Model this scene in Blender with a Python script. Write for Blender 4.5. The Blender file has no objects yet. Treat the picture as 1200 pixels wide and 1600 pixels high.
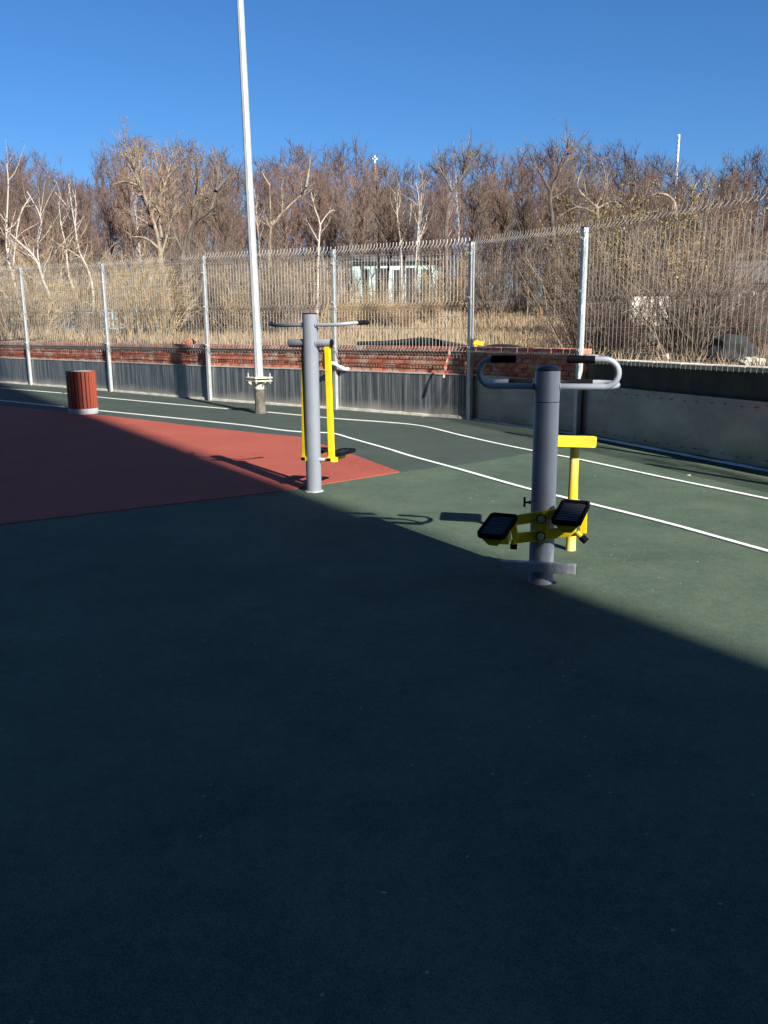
import bpy, bmesh, math, random
from math import pi, sin, cos, tan, atan, radians, hypot
from mathutils import Vector, Matrix
random.seed(7)

# ------------------------------------------------------------------ camera, sky, sun, exposure
SC = bpy.context.scene
COL = SC.collection
F, PITCH, ROLL, EYE = 1310.0, atan(285/1310.0), radians(0.4), 1.5
cam = bpy.data.cameras.new('camera'); camo = bpy.data.objects.new('camera', cam); COL.objects.link(camo)
cam.sensor_fit = 'VERTICAL'; cam.sensor_height = 36.0; cam.lens = 36*F/1600.0
cam.clip_end = 5000; cam.clip_start = 0.05
CAMM = Matrix.Rotation(pi/2-PITCH, 4, 'X') @ Matrix.Rotation(-ROLL, 4, 'Z')
camo.matrix_world = Matrix.Translation((0, 0, EYE)) @ CAMM
SC.camera = camo

SUN_EL = radians(31.5); SUN_AZ = radians(148.9)          # azimuth clockwise from +Y
w = bpy.data.worlds.new('World'); SC.world = w; w.use_nodes = True
nt = w.node_tree; nt.nodes.clear()
sky = nt.nodes.new('ShaderNodeTexSky'); sky.sky_type = 'NISHITA'; sky.sun_disc = False
sky.sun_elevation = SUN_EL; sky.sun_rotation = SUN_AZ
sky.altitude = 0; sky.air_density = 1.0; sky.dust_density = 0.5; sky.ozone_density = 10.0
bg = nt.nodes.new('ShaderNodeBackground'); bg.inputs['Strength'].default_value = 0.056
wo = nt.nodes.new('ShaderNodeOutputWorld')
hsn = nt.nodes.new('ShaderNodeHueSaturation'); hsn.inputs['Saturation'].default_value = 1.07
nt.links.new(sky.outputs[0], hsn.inputs['Color']); nt.links.new(hsn.outputs[0], bg.inputs[0]); nt.links.new(bg.outputs[0], wo.inputs[0])
sl = bpy.data.lights.new('sun', 'SUN'); sl.energy = 5.0; sl.angle = radians(0.53); sl.color = (1.0, 0.95, 0.86)
so = bpy.data.objects.new('sun', sl); COL.objects.link(so)
ldir = Vector((-sin(SUN_AZ)*cos(SUN_EL), -cos(SUN_AZ)*cos(SUN_EL), -sin(SUN_EL)))
so.rotation_euler = ldir.to_track_quat('-Z', 'Y').to_euler(); so.location = (20, -30, 40)
vs = SC.view_settings; vs.view_transform = 'Standard'; vs.look = 'None'; vs.exposure = 1.22; vs.gamma = 1.0
vs.use_curve_mapping = False

def ray(x, y):
    return (CAMM.to_3x3() @ Vector(((x-600)/F, (800-y)/F, -1.0)))
def G(x, y, z=0.0):
    d = ray(x, y); t = (z-EYE)/d.z
    return Vector((d.x*t, d.y*t, z))
def at(x, y, Y):
    d = ray(x, y); t = Y/d.y
    return Vector((d.x*t, Y, EYE+d.z*t))

# ------------------------------------------------------------------ object helpers
class MB:
    def __init__(s): s.v = []; s.f = []
    def add(s, vs_, fs):
        o = len(s.v); s.v.extend(vs_); s.f.extend([tuple(i+o for i in f) for f in fs])
    def box(s, c, size, M=None):
        cx, cy, cz = c; a, b, h = size[0]/2, size[1]/2, size[2]/2
        P = [Vector((cx+i*a, cy+j*b, cz+k*h)) for k in (-1, 1) for i, j in ((-1, -1), (1, -1), (1, 1), (-1, 1))]
        if M: P = [M @ p for p in P]
        s.add([tuple(p) for p in P], [(3, 2, 1, 0), (4, 5, 6, 7), (0, 1, 5, 4), (1, 2, 6, 5), (2, 3, 7, 6), (3, 0, 4, 7)])
    def tube(s, pts, rad, n=8, caps=True, ref=None, roll=0.0, sq=1.0):
        pts = [Vector(p) for p in pts]; m = len(pts)
        if not hasattr(rad, '__len__'): rad = [rad]*m
        o = len(s.v); pu = None
        for i in range(m):
            d = (pts[min(i+1, m-1)]-pts[max(i-1, 0)])
            if d.length < 1e-9: d = Vector((0, 0, 1))
            d.normalize()
            if pu is None:
                r = Vector(ref) if ref else (Vector((0, 0, 1)) if abs(d.z) < .9 else Vector((1, 0, 0)))
                u = d.cross(r).normalized()
            else:
                u = (pu-d*pu.dot(d)).normalized()
            pu = u; vv = d.cross(u)
            for k in range(n):
                a = 2*pi*k/n+roll
                p = pts[i]+(u*cos(a)+vv*sin(a)*sq)*rad[i]
                s.v.append((p.x, p.y, p.z))
        for i in range(m-1):
            for k in range(n):
                a = o+i*n+k; b = o+i*n+(k+1) % n
                s.f.append((a, b, b+n, a+n))
        if caps:
            s.f.append(tuple(o+k for k in reversed(range(n))))
            s.f.append(tuple(o+(m-1)*n+k for k in range(n)))
    def twig(s, p0, p1, r0, r1):
        d = p1-p0
        u = d.cross(Vector((0.31, 0.87, 0.2)))
        if u.length < 1e-6: u = Vector((1, 0, 0))
        u.normalize(); v = d.cross(u); v.normalize()
        o = len(s.v)
        for (p, r) in ((p0, r0), (p1, r1)):
            for (ca, sa) in ((1, 0), (-.5, .866), (-.5, -.866)):
                q = p+u*(ca*r)+v*(sa*r); s.v.append((q.x, q.y, q.z))
        s.f.extend(((o, o+1, o+4, o+3), (o+1, o+2, o+5, o+4), (o+2, o, o+3, o+5)))
    def lathe(s, prof, c=(0, 0, 0), n=24, caps=True):
        o = len(s.v); m = len(prof)
        for r, z in prof:
            for k in range(n):
                a = 2*pi*k/n; s.v.append((c[0]+r*cos(a), c[1]+r*sin(a), c[2]+z))
        for i in range(m-1):
            for k in range(n):
                a = o+i*n+k; b = o+i*n+(k+1) % n; s.f.append((a, b, b+n, a+n))
        if caps:
            s.f.append(tuple(o+k for k in reversed(range(n)))); s.f.append(tuple(o+(m-1)*n+k for k in range(n)))
    def prism(s, poly, z0, z1, M=None):
        n = len(poly)
        P = [Vector((x, y, z0)) for x, y in poly]+[Vector((x, y, z1)) for x, y in poly]
        if M: P = [M @ p for p in P]
        s.add([tuple(p) for p in P], [tuple(reversed(range(n))), tuple(range(n, 2*n))]+[(i, (i+1) % n, (i+1) % n+n, i+n) for i in range(n)])
    def mesh(s, name, m, smooth=False):
        me = bpy.data.meshes.new(name); me.from_pydata(s.v, [], s.f); me.materials.append(m)
        if smooth: me.polygons.foreach_set('use_smooth', [True]*len(me.polygons))
        me.update(); return me
    def build(s, name, m, parent=None, smooth=False, bevel=0.0, kind=None, loc=None):
        me = s.mesh(name, m, smooth)
        if smooth:
            try: me.set_sharp_from_angle(angle=radians(40))
            except Exception: pass
        return link(name, me, parent, bevel, kind, loc)
def link(name, me, parent=None, bevel=0.0, kind=None, loc=None):
    o = bpy.data.objects.new(name, me); COL.objects.link(o)
    if parent: o.parent = parent
    if bevel:
        b = o.modifiers.new('bevel', 'BEVEL'); b.width = bevel; b.segments = 2; b.limit_method = 'ANGLE'
    if kind: o['kind'] = kind
    if loc is not None: o.location = loc
    return o
def tag(o, label=None, cat=None, group=None):
    if label: o['label'] = label
    if cat: o['category'] = cat
    if group: o['group'] = group
    return o
def thing(name, label, cat, loc=(0, 0, 0), rz=0.0, group=None):
    o = bpy.data.objects.new(name, None); COL.objects.link(o); o.empty_display_size = .2
    o.location = loc; o.rotation_euler = (0, 0, rz)
    return tag(o, label, cat, group)
def dup(root, loc, rz=0, label=None, group=None, scale=None):
    r = root.copy(); COL.objects.link(r); r.location = loc; r.rotation_euler = (0, 0, rz)
    if label: r['label'] = label
    if group: r['group'] = group
    if scale: r.scale = scale
    for ch in list(root.children):
        c = ch.copy(); COL.objects.link(c); c.parent = r
    return r
def xy_line(a, b, n): return [a.lerp(b, i/(n-1)) for i in range(n)]

# ------------------------------------------------------------------ materials
def mat(name, col, rough=.6, metal=0.0, var=0.0, scale=8.0, bump=0.0, bscale=60.0, spec=None, stretch=None,
        col2=None, fac_lo=.4, fac_hi=.6, rnd=0.0):
    m = bpy.data.materials.new(name); m.use_nodes = True; t = m.node_tree; N = t.nodes; L = t.links
    b = N['Principled BSDF']; b.inputs['Base Color'].default_value = (*col, 1)
    b.inputs['Roughness'].default_value = rough; b.inputs['Metallic'].default_value = metal
    if spec is not None: b.inputs['Specular IOR Level'].default_value = spec
    co = N.new('ShaderNodeTexCoord'); mp = N.new('ShaderNodeMapping'); L.new(co.outputs['Object'], mp.inputs[0])
    if stretch: mp.inputs['Scale'].default_value = stretch
    out = None
    if col2 is not None or var:
        n1 = N.new('ShaderNodeTexNoise'); n1.inputs['Scale'].default_value = scale; n1.inputs['Detail'].default_value = 6
        n1.inputs['Roughness'].default_value = .65
        L.new(mp.outputs[0], n1.inputs['Vector'])
        cr = N.new('ShaderNodeValToRGB'); L.new(n1.outputs['Fac'], cr.inputs[0])
        cr.color_ramp.elements[0].position = fac_lo; cr.color_ramp.elements[1].position = fac_hi
        c2 = col2 if col2 is not None else tuple(min(1, c*(1+var)) for c in col)
        c1 = col if col2 is not None else tuple(c*(1-var) for c in col)
        cr.color_ramp.elements[0].color = (*c1, 1); cr.color_ramp.elements[1].color = (*c2, 1)
        out = cr.outputs[0]
    if rnd:
        oi = N.new('ShaderNodeObjectInfo'); ge = N.new('ShaderNodeNewGeometry')
        ad = N.new('ShaderNodeMath'); ad.operation = 'ADD'; L.new(oi.outputs['Random'], ad.inputs[0]); L.new(ge.outputs['Random Per Island'], ad.inputs[1])
        fr = N.new('ShaderNodeMath'); fr.operation = 'FRACT'; L.new(ad.outputs[0], fr.inputs[0])
        mr = N.new('ShaderNodeMapRange'); L.new(fr.outputs[0], mr.inputs[0]); mr.inputs[3].default_value = 1-rnd; mr.inputs[4].default_value = 1+rnd
        hs = N.new('ShaderNodeHueSaturation'); L.new(mr.outputs[0], hs.inputs['Value'])
        if out: L.new(out, hs.inputs['Color'])
        else: hs.inputs['Color'].default_value = (*col, 1)
        out = hs.outputs[0]
    if out: L.new(out, b.inputs['Base Color'])
    if bump:
        n2 = N.new('ShaderNodeTexNoise'); n2.inputs['Scale'].default_value = bscale; n2.inputs['Detail'].default_value = 4
        L.new(mp.outputs[0], n2.inputs['Vector'])
        bp = N.new('ShaderNodeBump'); bp.inputs['Strength'].default_value = bump; bp.inputs['Distance'].default_value = .01
        L.new(n2.outputs['Fac'], bp.inputs['Height']); L.new(bp.outputs[0], b.inputs['Normal'])
    return m

def rubber(name, base, light, dark, shade_spots=()):
    """poured rubber-crumb surface: grain, soft patches, scuffs, spots of painted-in fence shade"""
    m = bpy.data.materials.new(name); m.use_nodes = True; t = m.node_tree; N = t.nodes; L = t.links
    b = N['Principled BSDF']; b.inputs['Roughness'].default_value = .88; b.inputs['Specular IOR Level'].default_value = .25
    co = N.new('ShaderNodeTexCoord')
    def noise(sc, det=5, ro=.6):
        n = N.new('ShaderNodeTexNoise'); n.inputs['Scale'].default_value = sc; n.inputs['Detail'].default_value = det
        n.inputs['Roughness'].default_value = ro; L.new(co.outputs['Object'], n.inputs['Vector']); return n.outputs['Fac']
    def ramp(src, a, b_, ca, cb):
        r = N.new('ShaderNodeValToRGB'); L.new(src, r.inputs[0]); e = r.color_ramp.elements
        e[0].position = a; e[1].position = b_; e[0].color = (*ca, 1); e[1].color = (*cb, 1); return r.outputs[0]
    def mix(f, a, c, mode='MIX'):
        x = N.new('ShaderNodeMix'); x.data_type = 'RGBA'; x.blend_type = mode
        if hasattr(f, 'type') or hasattr(f, 'links'): L.new(f, x.inputs[0])
        else: x.inputs[0].default_value = f
        for s_, v_ in ((6, a), (7, c)):
            if isinstance(v_, tuple): x.inputs[s_].default_value = (*v_, 1)
            else: L.new(v_, x.inputs[s_])
        return x.outputs[2]
    k = (0, 0, 0); wh = (1, 1, 1)
    c = ramp(noise(.9, 8, .68), .36, .64, tuple(v*.88 for v in base), light)
    c = mix(ramp(noise(6, 8, .8), .52, .68, k, (.6, .6, .6)), c, tuple(v*1.12 for v in light))
    c = mix(ramp(noise(2.3, 7, .75), .52, .68, k, (.6, .6, .6)), c, dark)
    c = mix(ramp(noise(38, 6, .85), .50, .66, k, (.6, .6, .6)), c, tuple(v*1.35 for v in light))
    c = mix(ramp(noise(19, 6, .85), .50, .68, k, (.6, .6, .6)), c, tuple(v*.8 for v in dark))
    vo = N.new('ShaderNodeTexVoronoi'); vo.inputs['Scale'].default_value = 260; L.new(co.outputs['Object'], vo.inputs['Vector'])
    sp = N.new('ShaderNodeSeparateColor'); L.new(vo.outputs['Color'], sp.inputs[0])
    c = mix(ramp(sp.outputs[0], .35, 1.0, k, (.55, .55, .55)), c, tuple(v*1.9+.01 for v in base))
    c = mix(ramp(sp.outputs[1], .6, 1.0, k, (.6, .6, .6)), c, tuple(v*.35 for v in base))
    # pale crumbs and grit trodden into the surface
    v2 = N.new('ShaderNodeTexVoronoi'); v2.inputs['Scale'].default_value = 9; L.new(co.outputs['Object'], v2.inputs['Vector'])
    c = mix(ramp(v2.outputs['Distance'], .035, .06, wh, k), c, (.22, .22, .19))
    geo = co.outputs['Object']
    for (sx, sy, ang, a_, b_) in shade_spots:
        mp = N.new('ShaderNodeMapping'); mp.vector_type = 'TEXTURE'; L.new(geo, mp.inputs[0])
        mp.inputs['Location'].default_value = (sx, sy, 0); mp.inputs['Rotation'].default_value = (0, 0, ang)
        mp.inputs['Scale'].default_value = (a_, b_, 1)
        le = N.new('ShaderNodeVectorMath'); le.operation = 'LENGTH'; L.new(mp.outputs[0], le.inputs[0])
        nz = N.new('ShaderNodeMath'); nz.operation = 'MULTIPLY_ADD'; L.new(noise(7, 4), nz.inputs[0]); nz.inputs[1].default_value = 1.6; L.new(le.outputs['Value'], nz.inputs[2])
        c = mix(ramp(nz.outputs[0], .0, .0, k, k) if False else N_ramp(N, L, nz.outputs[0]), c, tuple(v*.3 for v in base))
    L.new(c, b.inputs['Base Color'])
    bp = N.new('ShaderNodeBump'); bp.inputs['Strength'].default_value = .55; bp.inputs['Distance'].default_value = .004
    L.new(vo.outputs['Distance'], bp.inputs['Height']); L.new(bp.outputs[0], b.inputs['Normal'])
    return m
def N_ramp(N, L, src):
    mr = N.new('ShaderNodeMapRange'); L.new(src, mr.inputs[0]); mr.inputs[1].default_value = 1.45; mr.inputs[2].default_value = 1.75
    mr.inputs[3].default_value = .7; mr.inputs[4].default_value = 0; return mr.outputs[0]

shade_pts = []  # dark spots by the right wall paint in fence-top shadows
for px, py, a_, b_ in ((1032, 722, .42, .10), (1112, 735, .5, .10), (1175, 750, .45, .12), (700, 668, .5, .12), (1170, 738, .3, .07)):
    p = G(px, py); shade_pts.append((p.x, p.y, radians(-70), a_, b_))
M_green = rubber('green_rubber', (.042, .070, .048), (.092, .120, .080), (.025, .047, .034), shade_pts)
M_track = rubber('grey_green_rubber', (.033, .049, .041), (.054, .070, .057), (.024, .037, .032))
M_red = rubber('red_rubber', (.27, .060, .040), (.32, .078, .052), (.19, .045, .03))
M_line = mat('line_paint', (.74, .75, .68), .7, col2=(.36, .40, .34), scale=22, fac_lo=.54, fac_hi=.72, bump=.4, bscale=200)
M_grey = mat('grey_paint', (.225, .250, .295), .42, col2=(.275, .30, .34), scale=5, fac_lo=.35, fac_hi=.7, bump=.04, bscale=40)
M_greyworn = mat('worn_grey_paint', (.23, .26, .32), .55, col2=(.42, .42, .38), scale=14, fac_lo=.5, fac_hi=.62, bump=.1, bscale=60, stretch=(1, 1, .35))
M_yellow = mat('yellow_paint', (.62, .46, .008), .38, col2=(.74, .58, .012), scale=6, bump=.03)
M_yelloww = mat('worn_yellow_paint', (.58, .42, .03), .5, col2=(.66, .55, .26), scale=9, fac_lo=.48, fac_hi=.66, bump=.08, stretch=(1, 1, .4))
M_black = mat('black_rubber', (.007, .007, .009), .85, var=.3, scale=30, bump=.1, spec=.05)
M_navy = mat('dark_plastic_cap', (.014, .017, .028), .4, var=.2)
M_galv = mat('galvanised_steel', (.34, .37, .38), .45, .4, col2=(.47, .49, .49), scale=14, fac_lo=.35, fac_hi=.65, bump=.03)
M_wire = mat('galvanised_wire', (.42, .42, .405), .42, .45, var=.12)
M_pole = mat('pole_zinc', (.32, .36, .38), .5, .2, col2=(.42, .46, .47), scale=4, fac_lo=.35, fac_hi=.65, bump=.02)
M_cream = mat('cream_paint_steel', (.55, .52, .40), .6, col2=(.36, .32, .22), scale=12, fac_lo=.5, fac_hi=.7)
M_stump = mat('dirty_concrete', (.06, .052, .042), .9, col2=(.15, .14, .115), scale=11, fac_lo=.4, fac_hi=.65, bump=.9, bscale=30, stretch=(1, 1, .5))
M_bin = mat('bin_slat_paint', (.30, .058, .030), .5, col2=(.36, .08, .042), scale=5, bump=.15, bscale=40, stretch=(1, 1, .1), rnd=.12)
M_binring = mat('bin_ring_paint', (.42, .43, .45), .5, var=.1)
M_mortar = mat('mortar', (.34, .30, .26), .95, col2=(.20, .15, .12), scale=8, bump=.5)
M_plaster = mat('dark_plaster', (.045, .05, .048), .95, col2=(.09, .085, .07), scale=3, fac_lo=.45, fac_hi=.75, bump=.6, bscale=25)
M_coping = mat('pale_coping', (.42, .39, .33), .9, var=.2, scale=6, bump=.5, rnd=.12)
M_pinkcope = mat('brick_coping', (.40, .20, .15), .9, col2=(.5, .38, .32), scale=7, bump=.5, rnd=.15)
M_skirt = mat('cement_skirting', (.48, .46, .42), .9, col2=(.34, .31, .27), scale=5, bump=.5)
M_facade = mat("facade_panel", (.09, .09, .086), .9, var=.12, scale=2, bump=.2)
M_glass = mat('window_glass', (.02, .025, .03), .08, spec=.6)
M_frame = mat('white_frame', (.6, .6, .58), .5)
M_litter = mat('pale_litter', (.42, .39, .28), .8, rnd=.3)
M_white = mat('white_plastic', (.62, .63, .65), .45, var=.1)

def brick_mat():
    m = mat('brick', (.32, .085, .05), .92, col2=(.44, .16, .10), scale=6, bump=.7, bscale=50, rnd=.28)
    t = m.node_tree; N = t.nodes; L = t.links; b = N['Principled BSDF']; src = b.inputs['Base Color'].links[0].from_socket
    ge = N.new('ShaderNodeNewGeometry')
    n = N.new('ShaderNodeTexNoise'); n.inputs['Scale'].default_value = 3.5; n.inputs['Detail'].default_value = 8; n.inputs['Roughness'].default_value = .7
    L.new(ge.outputs['Position'], n.inputs['Vector'])
    r = N.new('ShaderNodeMapRange'); L.new(n.outputs['Fac'], r.inputs[0]); r.inputs[1].default_value = .50; r.inputs[2].default_value = .60; r.inputs[4].default_value = .82
    x = N.new('ShaderNodeMix'); x.data_type = 'RGBA'; L.new(r.outputs[0], x.inputs[0]); L.new(src, x.inputs[6]); x.inputs[7].default_value = (.44, .37, .31, 1)
    L.new(x.outputs[2], b.inputs['Base Color']); return m
M_brick = brick_mat()

def sheet_mat(name, c0, c1, r0, r1, sc=(9, 9, .45), dust=-.12, bmp=.25, met=.5):
    """zinc kick sheet: vertical rain streaks, dull smears, dusty foot"""
    m = bpy.data.materials.new(name); m.use_nodes = True; t = m.node_tree; N = t.nodes; L = t.links
    b = N['Principled BSDF']; b.inputs['Metallic'].default_value = met
    tc = N.new('ShaderNodeTexCoord'); mp = N.new('ShaderNodeMapping'); L.new(tc.outputs['Object'], mp.inputs[0]); mp.inputs['Scale'].default_value = sc
    n = N.new('ShaderNodeTexNoise'); n.inputs['Scale'].default_value = 1; n.inputs['Detail'].default_value = 7; n.inputs['Roughness'].default_value = .7; L.new(mp.outputs[0], n.inputs['Vector'])
    r = N.new('ShaderNodeValToRGB'); L.new(n.outputs['Fac'], r.inputs[0]); e = r.color_ramp.elements
    e[0].position = .44; e[1].position = .74; e[0].color = (*c0, 1); e[1].color = (*c1, 1)
    n2 = N.new('ShaderNodeTexNoise'); n2.inputs['Scale'].default_value = 1.7; n2.inputs['Detail'].default_value = 5; L.new(tc.outputs['Object'], n2.inputs['Vector'])
    rr = N.new('ShaderNodeMapRange'); L.new(n2.outputs['Fac'], rr.inputs[0]); rr.inputs[1].default_value = .3; rr.inputs[2].default_value = .7; rr.inputs[3].default_value = r0; rr.inputs[4].default_value = r1
    L.new(rr.outputs[0], b.inputs['Roughness'])
    # dust splashed on the foot of the sheet
    sx = N.new('ShaderNodeSeparateXYZ'); L.new(tc.outputs['Object'], sx.inputs[0])
    ad = N.new('ShaderNodeMath'); ad.operation = 'MULTIPLY_ADD'; L.new(n2.outputs['Fac'], ad.inputs[0]); ad.inputs[1].default_value = -.3; L.new(sx.outputs[2], ad.inputs[2])
    dr = N.new('ShaderNodeMapRange'); L.new(ad.outputs[0], dr.inputs[0]); dr.inputs[1].default_value = dust; dr.inputs[2].default_value = dust+.18; dr.inputs[3].default_value = .8; dr.inputs[4].default_value = 0
    x = N.new('ShaderNodeMix'); x.data_type = 'RGBA'; L.new(dr.outputs[0], x.inputs[0]); L.new(r.outputs[0], x.inputs[6]); x.inputs[7].default_value = (.33, .31, .27, 1)
    L.new(x.outputs[2], b.inputs['Base Color'])
    mm = N.new('ShaderNodeMapRange'); L.new(dr.outputs[0], mm.inputs[0]); mm.inputs[3].default_value = met; mm.inputs[4].default_value = .1; L.new(mm.outputs[0], b.inputs['Metallic'])
    bp = N.new('ShaderNodeBump'); bp.inputs['Strength'].default_value = bmp; bp.inputs['Distance'].default_value = .04
    L.new(n2.outputs['Fac'], bp.inputs['Height']); L.new(bp.outputs[0], b.inputs['Normal'])
    return m
M_sheet = sheet_mat('zinc_sheet', (.085, .10, .115), (.46, .47, .46), .35, .55, (22, 22, .55))
M_sheet2 = sheet_mat('smooth_zinc_sheet', (.19, .215, .21), (.30, .32, .31), .24, .42, (1.1, 1.1, 1.6), -.30, .35, .7)

def bark(name, c0, c1, scale=6, lo=.4, hi=.6, st_=(1, 1, .3), r=.0):
    return mat(name, c0, .95, col2=c1, scale=scale, fac_lo=lo, fac_hi=hi, bump=.4, bscale=20, stretch=st_, rnd=r)
M_birch = bark('birch_bark', (.07, .06, .055), (.40, .37, .32), 4, .36, .44, (1, 1, 2.2))
M_dark = bark('dark_bark', (.055, .045, .04), (.14, .115, .095))
M_pale = bark('pale_bark', (.13, .105, .08), (.30, .25, .185))
M_brown = bark('brown_bark', (.05, .038, .032), (.12, .092, .078), r=.25)
M_twigP = mat('purple_brown_twig', (.18, .112, .088), .9, rnd=.3)
M_twigB = mat('brown_twig', (.115, .077, .052), .9, rnd=.3)
M_twigT = mat('tan_twig', (.25, .185, .115), .9, rnd=.3)
M_twigG = mat('grey_twig', (.145, .112, .086), .9, rnd=.3)
M_twigD = mat('dark_red_brown_twig', (.125, .080, .064), .9, rnd=.3)
M_twigS = mat('straw_twig', (.30, .23, .14), .9, rnd=.3)
M_leafg = mat('dry_golden_leaf', (.36, .22, .075), .8, rnd=.4)
M_leafo = mat('olive_bud', (.20, .17, .055), .8, rnd=.35)
M_straw = mat('dry_grass', (.235, .175, .108), .9, rnd=.35)
M_soil = mat('dry_soil_and_litter', (.085, .058, .036), .95, col2=(.27, .195, .115), scale=1.3, fac_lo=.35, fac_hi=.65, bump=1, bscale=8)

# ------------------------------------------------------------------ plan of the fence line
FP = [(-60, 70), (-30, 42.5), (-16.6, 30.2), (-13.4, 27.3), (-10.16, 24.45), (-6.93, 21.56), (-3.80, 18.53), (-.91, 16.20), (1.45, 14.17), (2.77, 11.99), (4.2, 8.40),
      (5.35, 5.4), (6.4, 2.5), (9, -9), (16, -36), (22, -60)]
FP = [Vector((a, b, 0)) for a, b in FP]
TOPZ = {2: 3.36, 3: 3.31, 4: 3.25, 5: 3.12, 6: 3.04, 7: 2.94, 8: 2.875, 9: 2.84, 10: 2.82, 11: 2.8, 12: 2.8}
def offs(i, d):
    a = FP[max(i-1, 0)]; b = FP[i]; c = FP[min(i+1, len(FP)-1)]
    d1 = (b-a).normalized() if i > 0 else (c-b).normalized(); d2 = (c-b).normalized() if i < len(FP)-1 else d1
    n1 = Vector((-d1.y, d1.x, 0)); n2 = Vector((-d2.y, d2.x, 0)); n = (n1+n2).normalized()
    return b+n*(d/max(.3, n.dot(n1)))
def seg(i, d=0.0): return offs(i, d), offs(i+1, d)

# ------------------------------------------------------------------ ground
yard = [offs(i, .10) for i in range(len(FP))]+[Vector((22, -90, 0)), Vector((-90, -90, 0)), Vector((-90, 96, 0))]
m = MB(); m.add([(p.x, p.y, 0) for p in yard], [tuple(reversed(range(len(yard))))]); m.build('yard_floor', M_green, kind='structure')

def interp(x, xs, ys):
    if x <= xs[0]: return ys[0]
    for i in range(len(xs)-1):
        if x < xs[i+1]: return ys[i]+(ys[i+1]-ys[i])*(x-xs[i])/(xs[i+1]-xs[i])
    return ys[-1]
def hz(x, y):
    r = hypot(x, y)
    return interp(r, [0, 12, 20, 30, 40, 60, 100, 200, 600, 2000], [.9, .98, 1.08, 1.35, 1.85, 2.9, 4.6, 7, 10, 14]) + .10*sin(x*.45+1)*sin(y*.33)*min(1, r/30)
m = MB(); ts = [.34, .35, .8, 1.5, 2.5, 4, 6, 9, 13, 18, 25, 34, 45, 60, 80, 110, 160, 250, 500, 1200, 2500]
base = []
for i in range(len(FP)-1):
    for k in range(6 if 2 <= i <= 11 else 3): base.append((i, k/(6 if 2 <= i <= 11 else 3)))
base.append((len(FP)-2, 1.0))
for (i, f) in base:
    p = offs(i, .34).lerp(offs(i+1, .34), f); q = offs(i, 1.34).lerp(offs(i+1, 1.34), f); n = (q-p).normalized()
    for t_ in ts:
        x, y = p.x+n.x*(t_-.34), p.y+n.y*(t_-.34)
        m.v.append((x, y, -.2 if t_ == .34 else min(hz(x, y), 1.10+(t_-.35)*.14)))
nt_ = len(ts)
for a in range(len(base)-1):
    for b in range(nt_-1):
        m.f.append((a*nt_+b, (a+1)*nt_+b, (a+1)*nt_+b+1, a*nt_+b+1))
m.build('terrain', M_soil, kind='structure', smooth=True)

def skirt(m, poly, z):
    o = len(m.v); n = len(poly)
    m.v += [xyz(p, z) for p in poly]+[xyz(p, .0005) for p in poly]
    m.f += [(o+i, o+n+i, o+n+(i+1) % n, o+(i+1) % n) for i in range(n)]
# seam between the near green field and the far track runs straight from left to the wall
S0, S1, S2 = G(0, 820), G(440, 768), G(625, 738)
sd = (S2-S0).normalized()
def xyz(p, z): return (p.x, p.y, z)
# grey-green running track: everything past the seam
seamL = S0-sd*60; seamR = Vector((2.98, 11.2, 0))
wallpts = [offs(i, .08) for i in range(0, 9)]+[FP[9]+(FP[10]-FP[9])*.08+Vector((.05, 0, 0))]
poly = [seamL, S2, G(740, 724), G(832, 708), seamR]+list(reversed(wallpts))+[Vector((-90, 60, 0))]
m = MB(); m.add([xyz(p, .004) for p in poly], [tuple(range(len(poly)))]); skirt(m, poly, .004); m.build('running_track', M_track, kind='structure')
redtop = [(0, 634), (147, 648), (220, 656), (300, 666), (400, 677), (466, 683), (482, 686), (499, 693.5), (560, 714), (625, 738)]
rp = [G(*p) for p in redtop]; e0 = rp[0]+(rp[0]-rp[1])*3
poly = [S0-sd*40, S0, S1+Vector((0, 0, 0)), S2-Vector((.001, 0, 0))]+list(reversed(rp[:-1]))+[e0]
m = MB(); m.add([xyz(p, .008) for p in poly], [tuple(range(len(poly)))]); skirt(m, poly, .008); m.build('red_court', M_red, kind='structure')
def smooth_path(pts, n=6):
    out = []
    for i in range(len(pts)-1):
        p0 = pts[max(i-1, 0)]; p1 = pts[i]; p2 = pts[i+1]; p3 = pts[min(i+2, len(pts)-1)]
        for k in range(n):
            t = k/n
            out.append(.5*((2*p1)+(p2-p0)*t+(2*p0-5*p1+4*p2-p3)*t*t+(3*p1-p0-3*p2+p3)*t*t*t))
    return out+[pts[-1]]
def line(pts, wdt, ext0=0, ext1=0):
    P = [G(*p) for p in pts]
    if ext0: P.insert(0, P[0]+(P[0]-P[1]).normalized()*ext0)
    if ext1: P.append(P[-1]+(P[-1]-P[-2]).normalized()*ext1)
    P = smooth_path(P, 5); m = MB()
    for i, p in enumerate(P):
        d = (P[min(i+1, len(P)-1)]-P[max(i-1, 0)]).normalized(); n = Vector((-d.y, d.x, 0)); j = random.uniform(-.0025, .0025)
        m.v += [xyz(p+n*(wdt/2+j), .012), xyz(p-n*(wdt/2+j), .012)]
    m.f = [(2*i, 2*i+1, 2*i+3, 2*i+2) for i in range(len(P)-1)]
    o = len(m.v); m.v += [(x, y, .0005) for x, y, z in m.v]
    for i in range(len(P)-1):
        for a in (2*i, 2*i+1): m.f.append((a, a+2, o+a+2, o+a))
    m.build('painted_line', M_line, kind='structure')
line([(0, 626), (105, 637), (200, 646.5), (300, 656.5), (380, 664.8), (430, 671.5), (465, 675), (497, 676.3), (521, 678), (552, 687), (605, 702), (640, 713), (720, 735), (820, 763.5), (928, 790), (1050, 821), (1200, 863)], .052, 30, 6)
line([(0, 606.5), (101, 615), (150, 620.5), (260, 631), (364, 640)], .052, 30, 0)
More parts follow.
